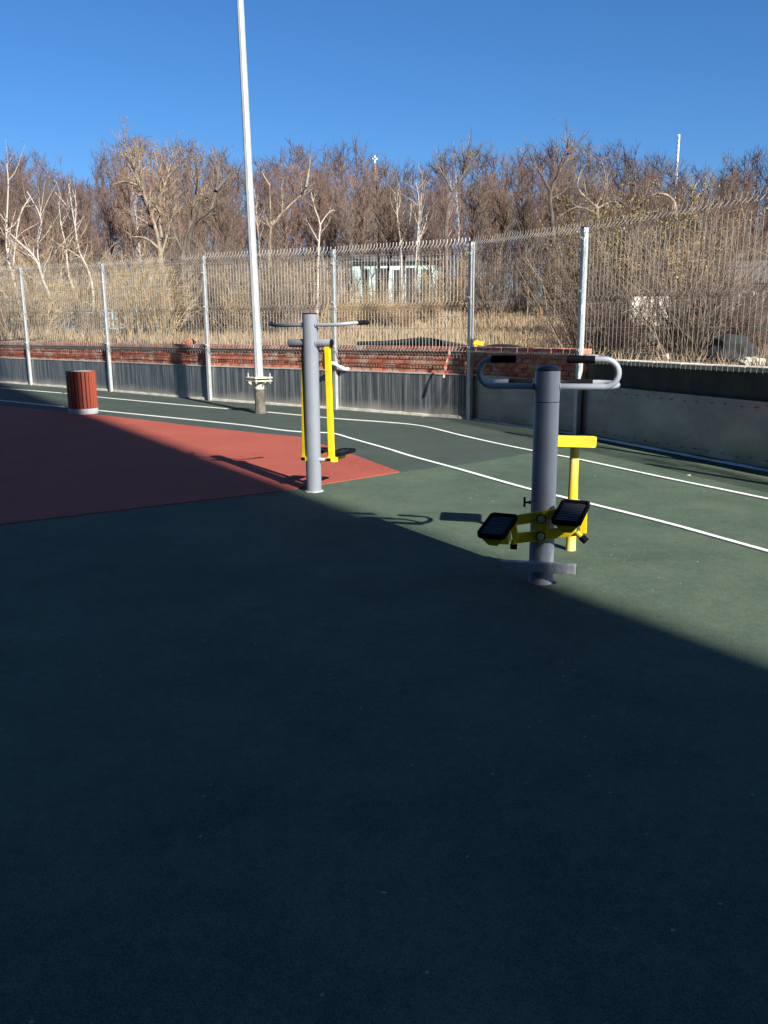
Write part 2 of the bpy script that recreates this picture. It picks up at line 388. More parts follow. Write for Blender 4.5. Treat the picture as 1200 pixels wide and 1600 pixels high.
line([(418, 644.5), (465, 649), (530, 655), (600, 660), (657, 666), (720, 681), (775, 693.5), (831, 705), (900, 718), (975, 734), (1050, 750), (1200, 781)], .052, 0, 6)

# ------------------------------------------------------------------ block of flats behind the camera, right: it throws the big shadow
u = Vector((sin(SUN_AZ), cos(SUN_AZ), 0)); wv = Vector((u.y, -u.x, 0))       # towards the sun; along the facade
Cn = Vector((1.045, 4.83, 0))+u*27
if wv.x > 0: wv = -wv
bl = thing('apartment_block', 'tall grey panel block of flats behind the viewer whose shadow covers the yard', 'building', Cn, math.atan2(wv.y, wv.x))
sgn = 1 if (wv.x*u.y-wv.y*u.x) > 0 else -1
BH, BL, BD = 34.0, 30.0, 12.0
m = MB(); m.box((BL/2, sgn*BD/2, BH/2), (BL, BD, BH)); m.build('wall', M_facade, bl)
m = MB(); m.box((BL/2, sgn*BD/2, BH+.1), (BL-.2, BD+.3, .2)); m.build('roof', M_plaster, bl)
wm = MB(); wm.box((0, 0, 0), (1.5, .1, 1.5)); wme = wm.mesh('window_frame', M_frame)
gm = MB(); gm.box((0, 0, 0), (1.34, .12, 1.34)); gme = gm.mesh('pane', M_glass)
for fl in range(11):
    for k in range(9):
        o = link('window', wme, bl, loc=(1.9+k*3.2, 0, 1.9+fl*2.95)); link('pane', gme, o)
# unseen second block added on the left to cut sky light, in the first block's shade
W0 = Cn+wv*17.5-u*10
sky_blocker = thing('apartment_block', 'unseen second grey panel block added left of the viewer to cut sky light', 'building', W0, math.atan2(-u.y, -u.x))
m = MB(); m.box((17, -sgn*-7, BH/2), (36, 12, BH)); m.build('wall', M_facade, sky_blocker)
m = MB(); m.box((17, -sgn*-7, BH+.1), (35.8, 12.3, .2)); m.build('roof', M_plaster, sky_blocker)
for fl in range(11):
    for k in range(10):
        o = link('window', wme, sky_blocker, loc=(1.5+k*3.4, sgn*1.0, 1.9+fl*2.95)); link('pane', gme, o)

# ------------------------------------------------------------------ low wall behind the fence
bw = thing('brick_wall', 'low red brick wall with whitish smears behind the metal kick sheets', 'wall', FP[7])
def L0(p): return p-FP[7]
core = MB()
for i in range(2, 9):
    a, b = seg(i, .115); c, d = seg(i, .33)
    core.add([xyz(L0(q), z) for z in (-.05, 1.13) for q in (a, b, d, c)], [(3, 2, 1, 0), (4, 5, 6, 7), (0, 1, 5, 4), (1, 2, 6, 5), (2, 3, 7, 6), (3, 0, 4, 7)])
core.build('wall_core', M_mortar, bw)
bm_ = MB(); bm_.box((0, 0, 0), (.246, .10, .065)); brick_me = bm_.mesh('brick', M_brick)
hd = MB(); hd.box((0, 0, 0), (.118, .30, .07)); header_me = hd.mesh('coping_brick', M_brick)
bl_list = []
for i in range(2, 9):
    a, b = seg(i, .15); L_ = (b-a).length; d = (b-a)/L_; ang = math.atan2(d.y, d.x); n = Vector((-d.y, d.x, 0))
    for c in range(7):
        x = -.06 if c % 2 else .06
        while x < L_:
            p = a+d*(x+.125); z = .63+c*.0765
            if 0 < x+.125 < L_: bl_list.append((p+n*random.uniform(-.006, .006)+Vector((0, 0, z)), ang, brick_me))
            x += .258
    a, b = seg(i, .20); L_ = (b-a).length
    x = .07
    while x < (L_ if i < 8 else L_*.94):
        bl_list.append((a+d*x+n*random.uniform(-.008, .008)+Vector((0, 0, 1.176)), ang, header_me)); x += .129
bl_list.sort(key=lambda t: hypot(t[0].x, t[0].y) + (3 if t[2] is header_me else 0))
vis = [b for b in bl_list if b[0].x/b[0].y > -.47]; rest = [b for b in bl_list if b[0].x/b[0].y <= -.47]
rest += vis[300:]; vis = vis[:300]
for p, ang, me in vis:
    o = link('brick' if me is brick_me else 'coping_brick', me, bw, loc=L0(p)); o.rotation_euler = (random.uniform(-.01, .01), random.uniform(-.006, .006), ang)
m = MB()
for p, ang, me in rest:
    m.box((0, 0, 0), (.246, .10, .065) if me is brick_me else (.118, .30, .07), Matrix.Translation(L0(p)) @ Matrix.Rotation(ang, 4, 'Z'))
m.build('far_bricks', M_brick, bw, kind='stuff')

cw = thing('concrete_wall', 'low dark plastered wall under the right-hand fence panels with a pale coping', 'wall', FP[10])
def L1(p): return p-FP[10]
m = MB()
for i in range(9, 15):
    a, b = seg(i, .11); c, d = seg(i, .34)
    m.add([xyz(L1(q), z) for z in (-.05, 1.02) for q in (a, b, d, c)], [(3, 2, 1, 0), (4, 5, 6, 7), (0, 1, 5, 4), (1, 2, 6, 5), (2, 3, 7, 6), (3, 0, 4, 7)])
m.build('wall_body', M_plaster, cw)
for i in range(9, 13):
    a, b = seg(i, .225); L_ = (b-a).length; d = (b-a)/L_; ang = math.atan2(d.y, d.x); x = 0
    while x < L_-.1:
        w_ = min(.5, L_-x); mm = MB(); mm.box((0, 0, 0), (w_-.008, .30, .055))
        o = mm.build('coping_slab', M_coping, cw, loc=L1(a+d*(x+w_/2)+Vector((0, 0, 1.05+random.uniform(-.004, .004)))), bevel=.008); o.rotation_euler = (0, 0, ang+random.uniform(-.01, .01)); x += w_

# ------------------------------------------------------------------ welded mesh fence
fe = thing('mesh_fence', 'tall galvanised welded wire fence with spiked top on square posts round the yard', 'fence', FP[8])
def L2(p): return p-FP[8]
ZB = 1.06
for i in range(2, 13):
    d = (FP[i+1]-FP[i]).normalized() if i < 12 else (FP[i]-FP[i-1]).normalized(); ang = math.atan2(d.y, d.x)
    m = MB(); m.box((0, 0, TOPZ[i]/2), (.075, .075, TOPZ[i])); o = m.build('post', M_galv, fe, bevel=.006, loc=L2(FP[i])); o.rotation_euler = (0, 0, ang)
    m = MB(); m.box((0, 0, TOPZ[i]+.008), (.08, .08, .016)); c = m.build('post_cap', M_navy if i > 7 else M_galv, o)
    for z in (1.2, 2.0, 2.7):
        m = MB(); m.box((.0, -.042, z), (.05, .012, .04)); m.lathe([(.009, 0), (.009, .02)], (0, -.06, z), 6); m.build('clamp', M_galv, o)
for i in range(2, 12):
    a, b = FP[i], FP[i+1]; n = Vector((-(b-a).y, (b-a).x, 0)).normalized(); L_ = (b-a).length; d = (b-a)/L_
    z1a, z1b = TOPZ[i]+.0, TOPZ[i+1]+.0
    m = MB(); num = 42 if i < 9 else 46
    rr = .0040 if i < 8 else (.0032 if i < 9 else .0024)
    for k in range(num):
        f = (k+.7)/(num+.4); p = a.lerp(b, f); zt = z1a+(z1b-z1a)*f; H_ = zt-ZB; zm = ZB+H_*.46
        prof = [(0, ZB-.04), (0, ZB+.02), (.075, ZB+.075), (0, ZB+.13), (0, zm-.05), (.07 if i < 8 else .045, zm), (0, zm+.05), (0, zt-.13), (.07, zt-.06), (-.004, zt+.01), (-.014, zt+.07)]
        jit = random.uniform(-.0015, .0015)
        m.tube([L2(p)-n*(o_+.0)+d*jit+Vector((0, 0, z)) for o_, z in prof], [rr]*7+[max(rr, .0032)]*4, 4, caps=False, ref=(d.x, d.y, 0))
    e = .05
    for zf, o_ in ((.0, .0), (1.0, 0)):
        pass
    def hw(za, zb, o_):
        m.tube([L2(a+d*e)-n*o_+Vector((0, 0, za)), L2(a.lerp(b, .5))-n*o_+Vector((0, 0, (za+zb)/2-.004)), L2(b-d*e)-n*o_+Vector((0, 0, zb))], rr*.72, 4, caps=False)
    for fr_, dz, o_ in ((0, .02, .004), (0, .13, .004), (.46, -.05, .004), (.46, .05, .004), (1, -.13, .004), (1, -.02, .004), (.23, .04, .004), (.73, -.03, .004), (0, .075, .058), (1, -.075, .058), (.60, 0, .004), (.33, .05, .004), (.86, 0, .004)):
        za = ZB+(z1a-ZB)*fr_+dz; zb = ZB+(z1b-ZB)*fr_+dz; hw(za, zb, o_)
    m.build('wire_panel', M_wire, fe)
# kick sheets along the foot of the fence
for i in range(2, 13):
    a, b = seg(i, .055); L_ = (b-a).length; d = (b-a)/L_; n = Vector((-d.y, d.x, 0)); ang = math.atan2(d.y, d.x)
    cuts = [0, .52, 1] if i != 8 else [0, .3, .62, 1]
    if i in (3, 4, 5) or i > 8: cuts = [0, 1]
    hz_ = .735 if i < 9 else .70
    for k in range(len(cuts)-1):
        x0, x1 = cuts[k]*L_+.004, cuts[k+1]*L_-.004; m = MB(); nx, nz = 28, 6
        ph = random.uniform(0, 6); amp = .006 if i < 8 else .011
        for s_ in (0, 1):
            for q in range(nz+1):
                for r_ in range(nx+1):
                    x = x0+(x1-x0)*r_/nx; z = .03+(hz_-.03)*q/nz
                    yy = amp*(sin(x*3.1+ph)*.6+sin(x*7.3+z*3+ph)*.3)*sin(pi*min(1, q/nz+.12))+(.002 if s_ else 0)
                    m.v.append((x-x0, yy, z))
        W = nx+1; off = (nz+1)*W
        for q in range(nz):
            for r_ in range(nx):
                v0 = q*W+r_; m.f.append((v0, v0+1, v0+W+1, v0+W)); m.f.append((off+v0+W, off+v0+W+1, off+v0+1, off+v0))
        for r_ in range(nx):
            v0 = nz*W+r_; m.f.append((v0, v0+1, off+v0+1, off+v0))
        o = m.build('kick_sheet', M_sheet if i < 8 else M_sheet2, fe, smooth=True, loc=L2(a+d*x0)); o.rotation_euler = (0, 0, ang+random.uniform(-.002, .002))
        m = MB(); x = .12
        while x < x1-x0-.05:
            for z in ((.10, hz_-.05) if i >= 8 else ()):
                m.lathe([(.008, -.004), (.008, .004), (.002, .007)], (0, 0, 0), 6) if False else m.box((x+random.uniform(-.02, .02), -.010, z+random.uniform(-.01, .01)), (.014, .008, .014))
            x += .22
        m.build('rivets', M_navy if i >= 8 else M_galv, fe, kind='stuff', loc=L2(a+d*x0)).rotation_euler = (0, 0, ang)
    m = MB(); m.box((L_/2, .018, hz_+.012), (L_-.02, .055, .022)); m.build('sheet_ledge', M_skirt if i < 9 else M_sheet2, fe, loc=L2(a)).rotation_euler = (0, 0, ang)
    m = MB(); nn = 16
    for r_ in range(nn+1):
        x = .045+(L_-.09)*r_/nn; h_ = .045+random.uniform(-.008, .010) if i < 8 else .02+random.uniform(-.004, .004); y_ = -.03+random.uniform(-.006, .006)
        m.v += [(x, y_-.012, 0), (x, y_, h_), (x, -.004, h_+.004), (x, -.004, 0)]
    for r_ in range(nn):
        for q in range(3): m.f.append((r_*4+q, r_*4+4+q, r_*4+5+q, r_*4+1+q))
    m.build('skirting', M_skirt if i < 8 else M_galv, fe, loc=L2(a)).rotation_euler = (0, 0, ang)

# ------------------------------------------------------------------ lamp post on its stump
lp = G(407, 646); lamp = thing('lamp_post', 'tall galvanised lamp post bolted to a dirty concrete stump by the track', 'lamp post', lp)
m = MB(); prof = []
for k in range(9):
    prof.append((.106-.002*k+random.uniform(-.004, .004) if k else .115, -.02+.47*k/8))
m.lathe(prof, n=20); m.build('stump', M_stump, lamp, smooth=True)
m = MB(); m.lathe([(.088, .45), (.088, .59)], n=20); m.build('collar', M_cream, lamp, smooth=True)
R45 = Matrix.Rotation(radians(38), 4, 'Z')
m = MB(); m.box((0, 0, .60), (.35, .35, .022), R45); m.build('lower_plate', M_cream, lamp, bevel=.003)
m = MB(); m.box((0, 0, .655), (.36, .36, .022), R45); m.build('upper_plate', M_cream, lamp, bevel=.003)
for k in range(4):
    A = Matrix.Rotation(radians(38)+k*pi/2, 4, 'Z')
    m = MB(); m.prism([(.0, .0), (.14, .09), (.14, .11), (0, .11)], -.006, .006, A @ Matrix.Translation((.085, 0, .48)) @ Matrix.Rotation(pi/2, 4, 'X')); m.build('gusset', M_cream, lamp)
    p = A @ Vector((.145, .145, 0)); m = MB(); m.lathe([(.011, .55), (.011, .74)], (p.x, p.y, 0), 8); m.lathe([(.022, .667), (.022, .685)], (p.x, p.y, 0), 6); m.lathe([(.022, .57), (.022, .588)], (p.x, p.y, 0), 6); m.build('anchor_bolt', M_galv, lamp)
ptop = at(375, 0, lp.y)-lp; ks = 11.0/ptop.z
m = MB(); m.tube([(0, 0, .666), (ptop.x*ks*.35, 0, 4), (ptop.x*ks, 0, 11.0)], [.078, .068, .045], 8, ref=(0, 1, 0)); m.build('pole', M_pole, lamp)
m = MB(); m.tube([(ptop.x*ks, 0, 10.95), (ptop.x*ks-.1, .3, 11.2), (ptop.x*ks-.3, .9, 11.3)], .03, 8); m.build('arm', M_pole, lamp)
m = MB(); m.box((ptop.x*ks-.38, 1.2, 11.3), (.28, .6, .1)); m.build('lamp_head', M_grey, lamp, bevel=.02)

# ------------------------------------------------------------------ slatted bin
bp_ = G(123, 648.5)+Vector((0, .27, 0)); bn = thing('litter_bin', 'round litter bin of dark red vertical slats on a grey base ring', 'bin', bp_)
m = MB(); m.lathe([(.262, 0), (.265, .01), (.265, .098), (.262, .105)], n=40); m.build('base_ring', M_binring, bn, smooth=True)
m = MB(); m.lathe([(.225, .10), (.225, .76), (.205, .76), (.205, .12)], n=40, caps=False); m.lathe([(.215, .12), (.215, .14)], n=40); m.build('liner', M_black, bn, smooth=True)
sm = MB(); sm.prism([(-.026, -.009), (.026, -.009), (.028, .004), (.022, .010), (-.022, .010), (-.028, .004)], .108, .79); sme = sm.mesh('slat', M_bin)
for k in range(23):
    a = 2*pi*k/23; o = link('slat', sme, bn, loc=(.252*cos(a), .252*sin(a), random.uniform(-.002, .004))); o.rotation_euler = (0, 0, a-pi/2)
m = MB(); m.lathe([(.243, .772), (.245, .785), (.236, .785), (.234, .772)], n=40, caps=False); m.build('rim', M_binring, bn, smooth=True)

# ------------------------------------------------------------------ stepper with handles (nearest machine)
def arc(c, r, a0, a1, n, ax, ay): return [Vector(c)+Vector(ax)*(r*cos(a0+(a1-a0)*k/n))+Vector(ay)*(r*sin(a0+(a1-a0)*k/n)) for k in range(n+1)]
sp_ = G(848, 914)+Vector((0, .07, 0)); YAW = radians(-15)
sx = thing('stepper_machine', 'nearest grey exercise post with looped handlebars and two black pedals on yellow linkage', 'exercise machine', sp_, YAW)
HP = 1.262
m = MB(); m.lathe([(.076, -.01), (.0745, .012), (.0735, .03), (.0735, .27)], n=40, caps=False); m.build('worn_foot', M_greyworn, sx, smooth=True)
m = MB(); m.lathe([(.0722, .268), (.072, HP-.006), (.070, HP)], n=40); m.build('post', M_grey, sx, smooth=True)
m = MB(); m.lathe([(.070, HP), (.0705, HP+.006), (.060, HP+.020), (.040, HP+.030), (.015, HP+.034)], n=32); m.build('post_cap', M_navy, sx, smooth=True)
for z in (1.085, .64):
    m = MB(); m.lathe([(.0728, z), (.0734, z+.002), (.0728, z+.004)], n=40, caps=False); m.build('weld_seam', M_navy if z > 1 else M_grey, sx)
ZH = 1.172
# near loops: out sideways, half circle upward, back inward along the grip
for s_ in (-1, 1):
    m = MB(); r_ = .078; xe = .335
    pts = [Vector((s_*.06, 0, ZH)), Vector((s_*.2, 0, ZH))]
    for k in range(13):
        a = -pi/2+pi*k/12; pts.append(Vector((s_*(xe-.02+r_*cos(a)), -.03*(k/12), ZH+r_+r_*sin(a))))
    gi, go = (.18, .32) if s_ < 0 else (.108, .262)
    pts.append(Vector((s_*(go-.005), -.03, ZH+2*r_)))
    m.tube(pts, .0175, 14); h = m.build('handlebar', M_grey, sx, smooth=True)
    m = MB(); gp = [Vector((s_*go, -.03, ZH+2*r_)), Vector((s_*gi, -.032, ZH+2*r_+.001))]
    m.tube(xy_line(*gp, 9), [.022, .0225, .022, .0225, .022, .0225, .022, .0225, .021], 14); m.build('grip', M_black, sx, smooth=True)
    # far loops: same shape laid back
    m = MB(); pts = [Vector((s_*.06, .02, ZH)), Vector((s_*.2, .03, ZH))]
    for k in range(13):
        a = -pi/2+pi*k/12; pts.append(Vector((s_*(.29+.10*cos(a)), .03+.12+.12*sin(a), ZH+.008*k/12)))
    pts.append(Vector((s_*.24, .27, ZH+.008)))
    m.tube(pts, .0175, 14); m.build('handlebar', M_grey, sx, smooth=True)
    m = MB(); m.tube(xy_line(Vector((s_*.25, .27, ZH+.008)), Vector((s_*.11, .272, ZH+.008)), 7), .022, 14); m.build('grip', M_black, sx, smooth=True)
for s_ in (-1, 1):
    m = MB(); m.tube([Vector((s_*.0735, 0, ZH))+Vector((0, cos(a), sin(a)))*.0195 for a in [2*pi*k/16 for k in range(17)]], .0045, 6, caps=False); m.build('weld_bead', M_grey, sx, smooth=True)
# linkage in front of the post
yf = -.105
def bar(x0, z0, x1, z1, y, wd, th, name, mt, bev=.004):
    d = Vector((x1-x0, 0, z1-z0)); L_ = d.length; an = math.atan2(d.z, d.x)
    m = MB(); m.box((0, 0, 0), (L_, th, wd), Matrix.Translation(((x0+x1)/2, y, (z0+z1)/2)) @ Matrix.Rotation(-an, 4, 'Y')); return m.build(name, mt, sx, bevel=bev)
ZU, ZL = .415, .312
m = MB(); pl = [(-.036, -.15), (.036, -.15)]+[(.036*cos(a), .0+.036*sin(a)) for a in [pi*k/10 for k in range(11)]]
pl = [(.036*cos(a), ZL+.036*sin(a)) for a in [pi+pi*k/10 for k in range(11)]]+[(.036*cos(a), ZU+.036*sin(a)) for a in [pi*k/10 for k in range(11)]]
m.prism(pl, .105, .120, Matrix.Rotation(pi/2, 4, 'X')); m.build('pivot_plate', M_yellow, sx, bevel=.002)
m = MB(); m.tube([(0, -.05, ZU), (0, -.105, ZU)], .022, 12); m.tube([(0, -.05, ZL), (0, -.105, ZL)], .022, 12); m.build('spindle', M_greyworn, sx)
tl = .09                                              # slope of the bars
bar(-.175, ZU-.024, .17, ZU+.048, yf+.008, .060, .022, 'upper_bar', M_yellow)
bar(-.165, ZL-.030, .20, ZL+.040, yf+.006, .060, .022, 'lower_bar', M_yellow)
for z in (ZU, ZL):
    m = MB(); m.tube([(0, -.119, z), (0, -.123, z)], .029, 20); m.build('washer', M_navy, sx)
    m = MB(); m.tube([(0, -.122, z), (0, -.128, z)], .022, 20); m.tube([(0, -.122, z), (0, -.138, z)], .016, 6); m.build('pivot_bolt', M_cream, sx)
for s_, zc, xc in ((-1, .388, -.238), (1, .487, .172)):
    tiltx = radians(12)
    T = Matrix.Translation((xc, yf-.135, zc)) @ Matrix.Rotation(radians(-9), 4, 'Z') @ Matrix.Rotation(tiltx, 4, 'X')
    # tray: body + raised rim + ribs
    m = MB(); m.prism([(-.062, -.150), (.062, -.150), (.082, -.128), (.082, .128), (.066, .150), (-.066, .150), (-.082, .128), (-.082, -.128)], -.016, 0, T); pd = m.build('pedal', M_black, sx, bevel=.004)
    m = MB()
    ring = [(-.062, -.150), (.062, -.150), (.082, -.128), (.082, .128), (.066, .150), (-.066, .150), (-.082, .128), (-.082, -.128)]
    for k in range(8):
        a, b = Vector((*ring[k], 0)), Vector((*ring[(k+1) % 8], 0)); ins = .90
        P = [T @ q for q in (a, b, b*ins, a*ins)]; P2 = [T @ (q+Vector((0, 0, .016))) for q in (a, b, b*ins, a*ins)]
        m.add([tuple(q) for q in P+P2], [(4, 5, 6, 7), (0, 1, 5, 4), (2, 3, 7, 6), (1, 2, 6, 5), (3, 0, 4, 7)])
    m.build('pedal_rim', M_black, pd)
    m = MB()
    for k in range(11): m.box((0, -.112+k*.022, .003), (.128, .008, .008), T)
    m.build('pedal_ribs', mat('rib_rubber', (.035, .037, .042), .5), pd)
    # bracket under the pedal
    Mx = Matrix.Translation((xc, yf-.10, zc-.018)) @ Matrix.Rotation(radians(-9), 4, 'Z') @ Matrix.Rotation(tiltx, 4, 'X')
    m = MB(); m.prism([(-.068, .0), (.068, .0), (.068, -.010), (.028, -.055), (-.022, -.055), (-.068, -.010)], -.12, .13, Mx @ Matrix.Rotation(pi/2, 4, 'X')); m.build('pedal_bracket', M_yellow, sx, bevel=.003)
    m = MB(); m.box((xc-s_*.03, yf-.02, zc-.075), (.06, .14, .09)); m.build('pedal_arm', M_yellow, sx, bevel=.004)
# vertical end links
bar(-.165, ZU-.02, -.145, ZL-.03, yf-.008, .034, .03, 'end_link', M_yellow)
bar(.238, ZU+.055, .240, ZL+.02, yf+.03, .040, .02, 'end_link', M_yellow)
# rubber stops under the arms
for p0, p1 in (((-.155, -.12, ZL-.03), (-.155, -.125, ZL-.085)), ((.205, -.12, ZL+.035), (.262, -.13, ZL-.015))):
    v0, v1 = Vector(p0), Vector(p1); mid = v0.lerp(v1, .45)
    m = MB(); m.tube([v0, mid], .017, 12); m.build('stop_stem', M_yellow, sx, smooth=True)
    m = MB(); m.tube([mid, v1], .021, 14); m.build('stop_buffer', M_black, sx, smooth=True)
m = MB(); m.box((-.01, -.118, .125), (.44, .05, .055)); fb = m.build('foot_bar', M_greyworn, sx, bevel=.004)
m = MB(); m.box((.211, -.118, .125), (.003, .042, .047)); m.box((-.231, -.118, .125), (.003, .042, .047)); m.build('bar_plug', M_navy, fb)
m = MB(); m.box((0, -.08, .115), (.10, .06, .045)); m.build('foot_bar_bracket', M_greyworn, sx, bevel=.003)
m = MB(); m.tube([(-.05, .06, .475), (-.115, .05, .475)], .006, 8); m.tube([(-.115, .05, .448), (-.115, .05, .507)], .007, 8); m.tube([(-.075, .06, .475), (-.090, .056, .475)], .011, 6); m.build('side_pin', M_navy, sx, smooth=True)

# ------------------------------------------------------------------ yellow seat on its own column behind
sp2 = G(893, 861)+Vector((0, .03, 0)); se = thing('seat_stool', 'yellow flat seat on a scuffed yellow column behind the nearest machine', 'exercise seat', sp2, YAW)
m = MB(); m.lathe([(.036, -.01), (.0345, .02), (.033, .28), (.0335, .40), (.031, .5), (.031, .735)], n=24); m.build('column', M_yelloww, se, smooth=True)
m = MB(); m.lathe([(.045, .722), (.055, .737)], n=20); m.build('seat_mount', M_yellow, se)
def rrect(a, b, r, n=6):
    out = []
    for cx, cy, a0 in ((a-r, b-r, 0), (-a+r, b-r, pi/2), (-a+r, -b+r, pi), (a-r, -b+r, 1.5*pi)):
        out += [(cx+r*cos(a0+pi/2*k/n), cy+r*sin(a0+pi/2*k/n)) for k in range(n+1)]
    return out
m = MB(); m.prism(rrect(.17, .135, .03), -.009, .004, Matrix.Translation((-.03, 0, .757)) @ Matrix.Rotation(radians(8), 4, 'X')); m.build('seat', M_yellow, se, bevel=.008, smooth=True)


# ------------------------------------------------------------------ air walker
wp = G(490, 770)+Vector((0, .07, 0)); WY = radians(-24)
wk = thing('air_walker', 'grey air walker post with bent handlebar and two yellow swinging legs by the red court', 'exercise machine', wp, WY)
HW = 1.64
m = MB(); m.lathe([(.0715, 0), (.0715, HW)], n=40); m.build('post', M_grey, wk, smooth=True)
m = MB(); m.lathe([(.0718, HW), (.0718, HW+.008), (.066, HW+.012)], n=32); m.build('post_cap', M_navy, wk, smooth=True)
m = MB(); m.tube([Vector((.077*cos(a)*(1+.09*sin(a*4)), .077*sin(a)*(1+.08*cos(a*6)), .004)) for a in [2*pi*k/26 for k in range(27)]], .009, 6, caps=False); m.build('sealant_ring', M_binring, wk)
zb = 1.545
for s_ in (-1, 1):
    m = MB(); hx = .26 if s_ > 0 else .325
    pts = [Vector((s_*.05, -.02, zb)), Vector((s_*hx, -.02, zb))]
    for k in range(1, 8):
        a = radians(62)*k/7; pts.append(Vector((s_*(hx+.16*sin(a)), -.02+.16*(1-cos(a)), zb+.002*k)))
    e = pts[-1]; dr = Vector((s_*cos(radians(62)), sin(radians(62)), .04)).normalized()
    pts.append(e+dr*.06)
    m.tube(pts, .0165, 14); m.build('handlebar', M_grey, wk, smooth=True)
    m = MB(); m.tube(xy_line(e+dr*.05, e+dr*.17, 5), .0215, 14); m.build('grip', M_black, wk, smooth=True)
for s_ in (-1, 1):
    for zz, rr_ in ((1.383, .0385), (zb, .0175)):
        m = MB(); m.tube([Vector((s_*(.073 if rr_ < .03 else .070), -.02 if rr_ < .03 else 0, zz))+Vector((0, cos(a), sin(a)))*(rr_+.001) for a in [2*pi*k/16 for k in range(17)]], .0045, 6, caps=False); m.build('weld_bead', M_grey, wk, smooth=True)
zp = 1.383
m = MB(); m.tube([(-.215, 0, zp), (.215, 0, zp)], .0375, 24); m.build('pivot_tube', M_grey, wk, smooth=True)
for s_ in (-1, 1):
    m = MB(); m.tube([(s_*.2155, 0, zp), (s_*.222, 0, zp)], [.038, .033], 20); m.build('tube_plug', M_black, wk, smooth=True)
LG = []
for s_, sw in ((-1, -.02), (1, .015)):
    x0 = .175 if s_ > 0 else -.064; ztop = zp-.03; zbt = .335; yb = sw
    m = MB(); m.tube([(x0, 0, ztop), (x0+s_*.012, yb, zbt)], .034, 4, roll=pi/4, ref=(0, 1, 0)); m.build('leg', M_yellow, wk, bevel=.004)
    # foot tube running fore and aft with an open end, pedal outboard beyond it
    xf = x0+s_*.006
    m = MB(); m.box((xf, yb+.10, zbt-.016), (.052, .30, .040)); ft = m.build('foot_tube', M_yellow, wk, bevel=.003)
    m = MB(); m.box((xf, yb-.0508, zbt-.016), (.040, .003, .028)); m.build('tube_opening', M_black, ft)
    m = MB(); m.prism([(.0, 0), (.03, .03), (.03, .06), (0, .07)], -.02, .02, Matrix.Translation((xf+.026, yb-.03, zbt-.02))); m.build('gusset', M_yellow, wk)
    T = Matrix.Translation((xf+.012, yb+.20, zbt+.024))
    m = MB(); m.prism(rrect(.075, .17, .025, 3), -.016, 0, T); pd = m.build('pedal', M_black, wk, bevel=.003)
    m = MB(); R1 = rrect(.075, .17, .025, 3)
    for k in range(len(R1)):
        a, b = Vector((*R1[k], 0)), Vector((*R1[(k+1) % len(R1)], 0)); P = [T @ q for q in (a, b, b*.9, a*.9)]; P2 = [q+Vector((0, 0, .016)) for q in P]
        m.add([tuple(q) for q in P+P2], [(4, 5, 6, 7), (0, 1, 5, 4), (2, 3, 7, 6)])
    m.build('pedal_rim', M_black, pd)
    m = MB()
    for k in range(12): m.box((0, -.13+k*.024, .002), (.11, .006, .005), T)
    m.build('pedal_ribs', M_navy, pd)
m = MB(); m.tube([(.06, .0, .31), (.155, .0, .31)], .018, 12); m.build('stop_rod', M_binring, wk, smooth=True)

# ------------------------------------------------------------------ odd things on and over the wall
def crumple(name, label, cat, c, size, mt, seed=1, n=3, rz=0, amp=.35, flat=1.0):
    bm = bmesh.new(); bmesh.ops.create_icosphere(bm, subdivisions=n, radius=1.0); rng = random.Random(seed)
    ph = [rng.uniform(0, 6) for _ in range(6)]
    for v in bm.verts:
        p = v.co; k = 1+amp*(sin(p.x*4+ph[0])*sin(p.y*5+ph[1])*.5+sin(p.z*7+ph[2]+p.x*3)*.3+sin(p.x*11+p.y*9+ph[3])*.2)
        v.co = Vector((p.x*k*size[0], p.y*k*size[1], max(p.z*k, -.6)*size[2]*flat))
    me = bpy.data.meshes.new(name); bm.to_mesh(me); bm.free(); me.materials.append(mt)
    o = link(name, me, loc=c); o.rotation_euler = (0, 0, rz); return tag(o, label, cat)
wang = math.atan2((FP[8]-FP[7]).y, (FP[8]-FP[7]).x)
M_felt = mat('black_felt', (.018, .018, .018), .9, bump=.6, bscale=20)
m = MB()
A = [at(x, y, Y) for x, y, Y in ((560, 533, 16.4), (600, 532, 15.9), (640, 528.5, 15.5), (665, 527, 15.2), (700, 533, 14.9), (735, 541, 14.55))]
A = smooth_path(A, 4); rr_ = [max(.03, (p.z-1.17)/2) for p in A]; A = [Vector((p.x, p.y, 1.17+r)) for p, r in zip(A, rr_)]
m.tube(A, rr_, 10); tag(m.build('felt_roll', M_felt, smooth=True), 'long black roll of roofing felt on the brick wall top left of the yellow bag', 'felt roll')
m = MB(); A = [at(x, y, Y) for x, y, Y in ((752, 541, 14.2), (780, 537, 13.9), (810, 540, 13.5), (835, 548, 13.1))]
A = smooth_path(A, 4); rr_ = [max(.025, (p.z-1.17)/2) for p in A]; A = [Vector((p.x, p.y, 1.17+r)) for p, r in zip(A, rr_)]
m.tube(A, rr_, 10); tag(m.build('felt_strip', M_felt, smooth=True), 'shorter black felt strip on the wall top right of the yellow bag', 'felt strip')
M_ybag = mat('yellow_plastic', (.75, .50, .02), .45, var=.15)
M_clay = mat('terracotta', (.42, .13, .07), .9, var=.2)
p = at(745, 541, 14.45); crumple('plastic_bag', 'small crumpled yellow bag on the wall top beside a fence post', 'bag', (p.x, p.y, 1.25), (.11, .08, .055), M_ybag, 3)
p = at(297, 530, 19.25); crumple('brick_lump', 'lone broken piece of red brick lying on top of the wall', 'brick', (p.x, p.y+.05, 1.25), (.13, .09, .07), M_clay, 5, amp=.2)
p = FP[7]+Vector((.0, -.05, 0)); q = at(531, 572, 16.1)
m = MB(); P = [at(x, y, 16.08) for x, y in ((516, 567), (524, 569), (532, 574), (541, 577), (545, 575))]
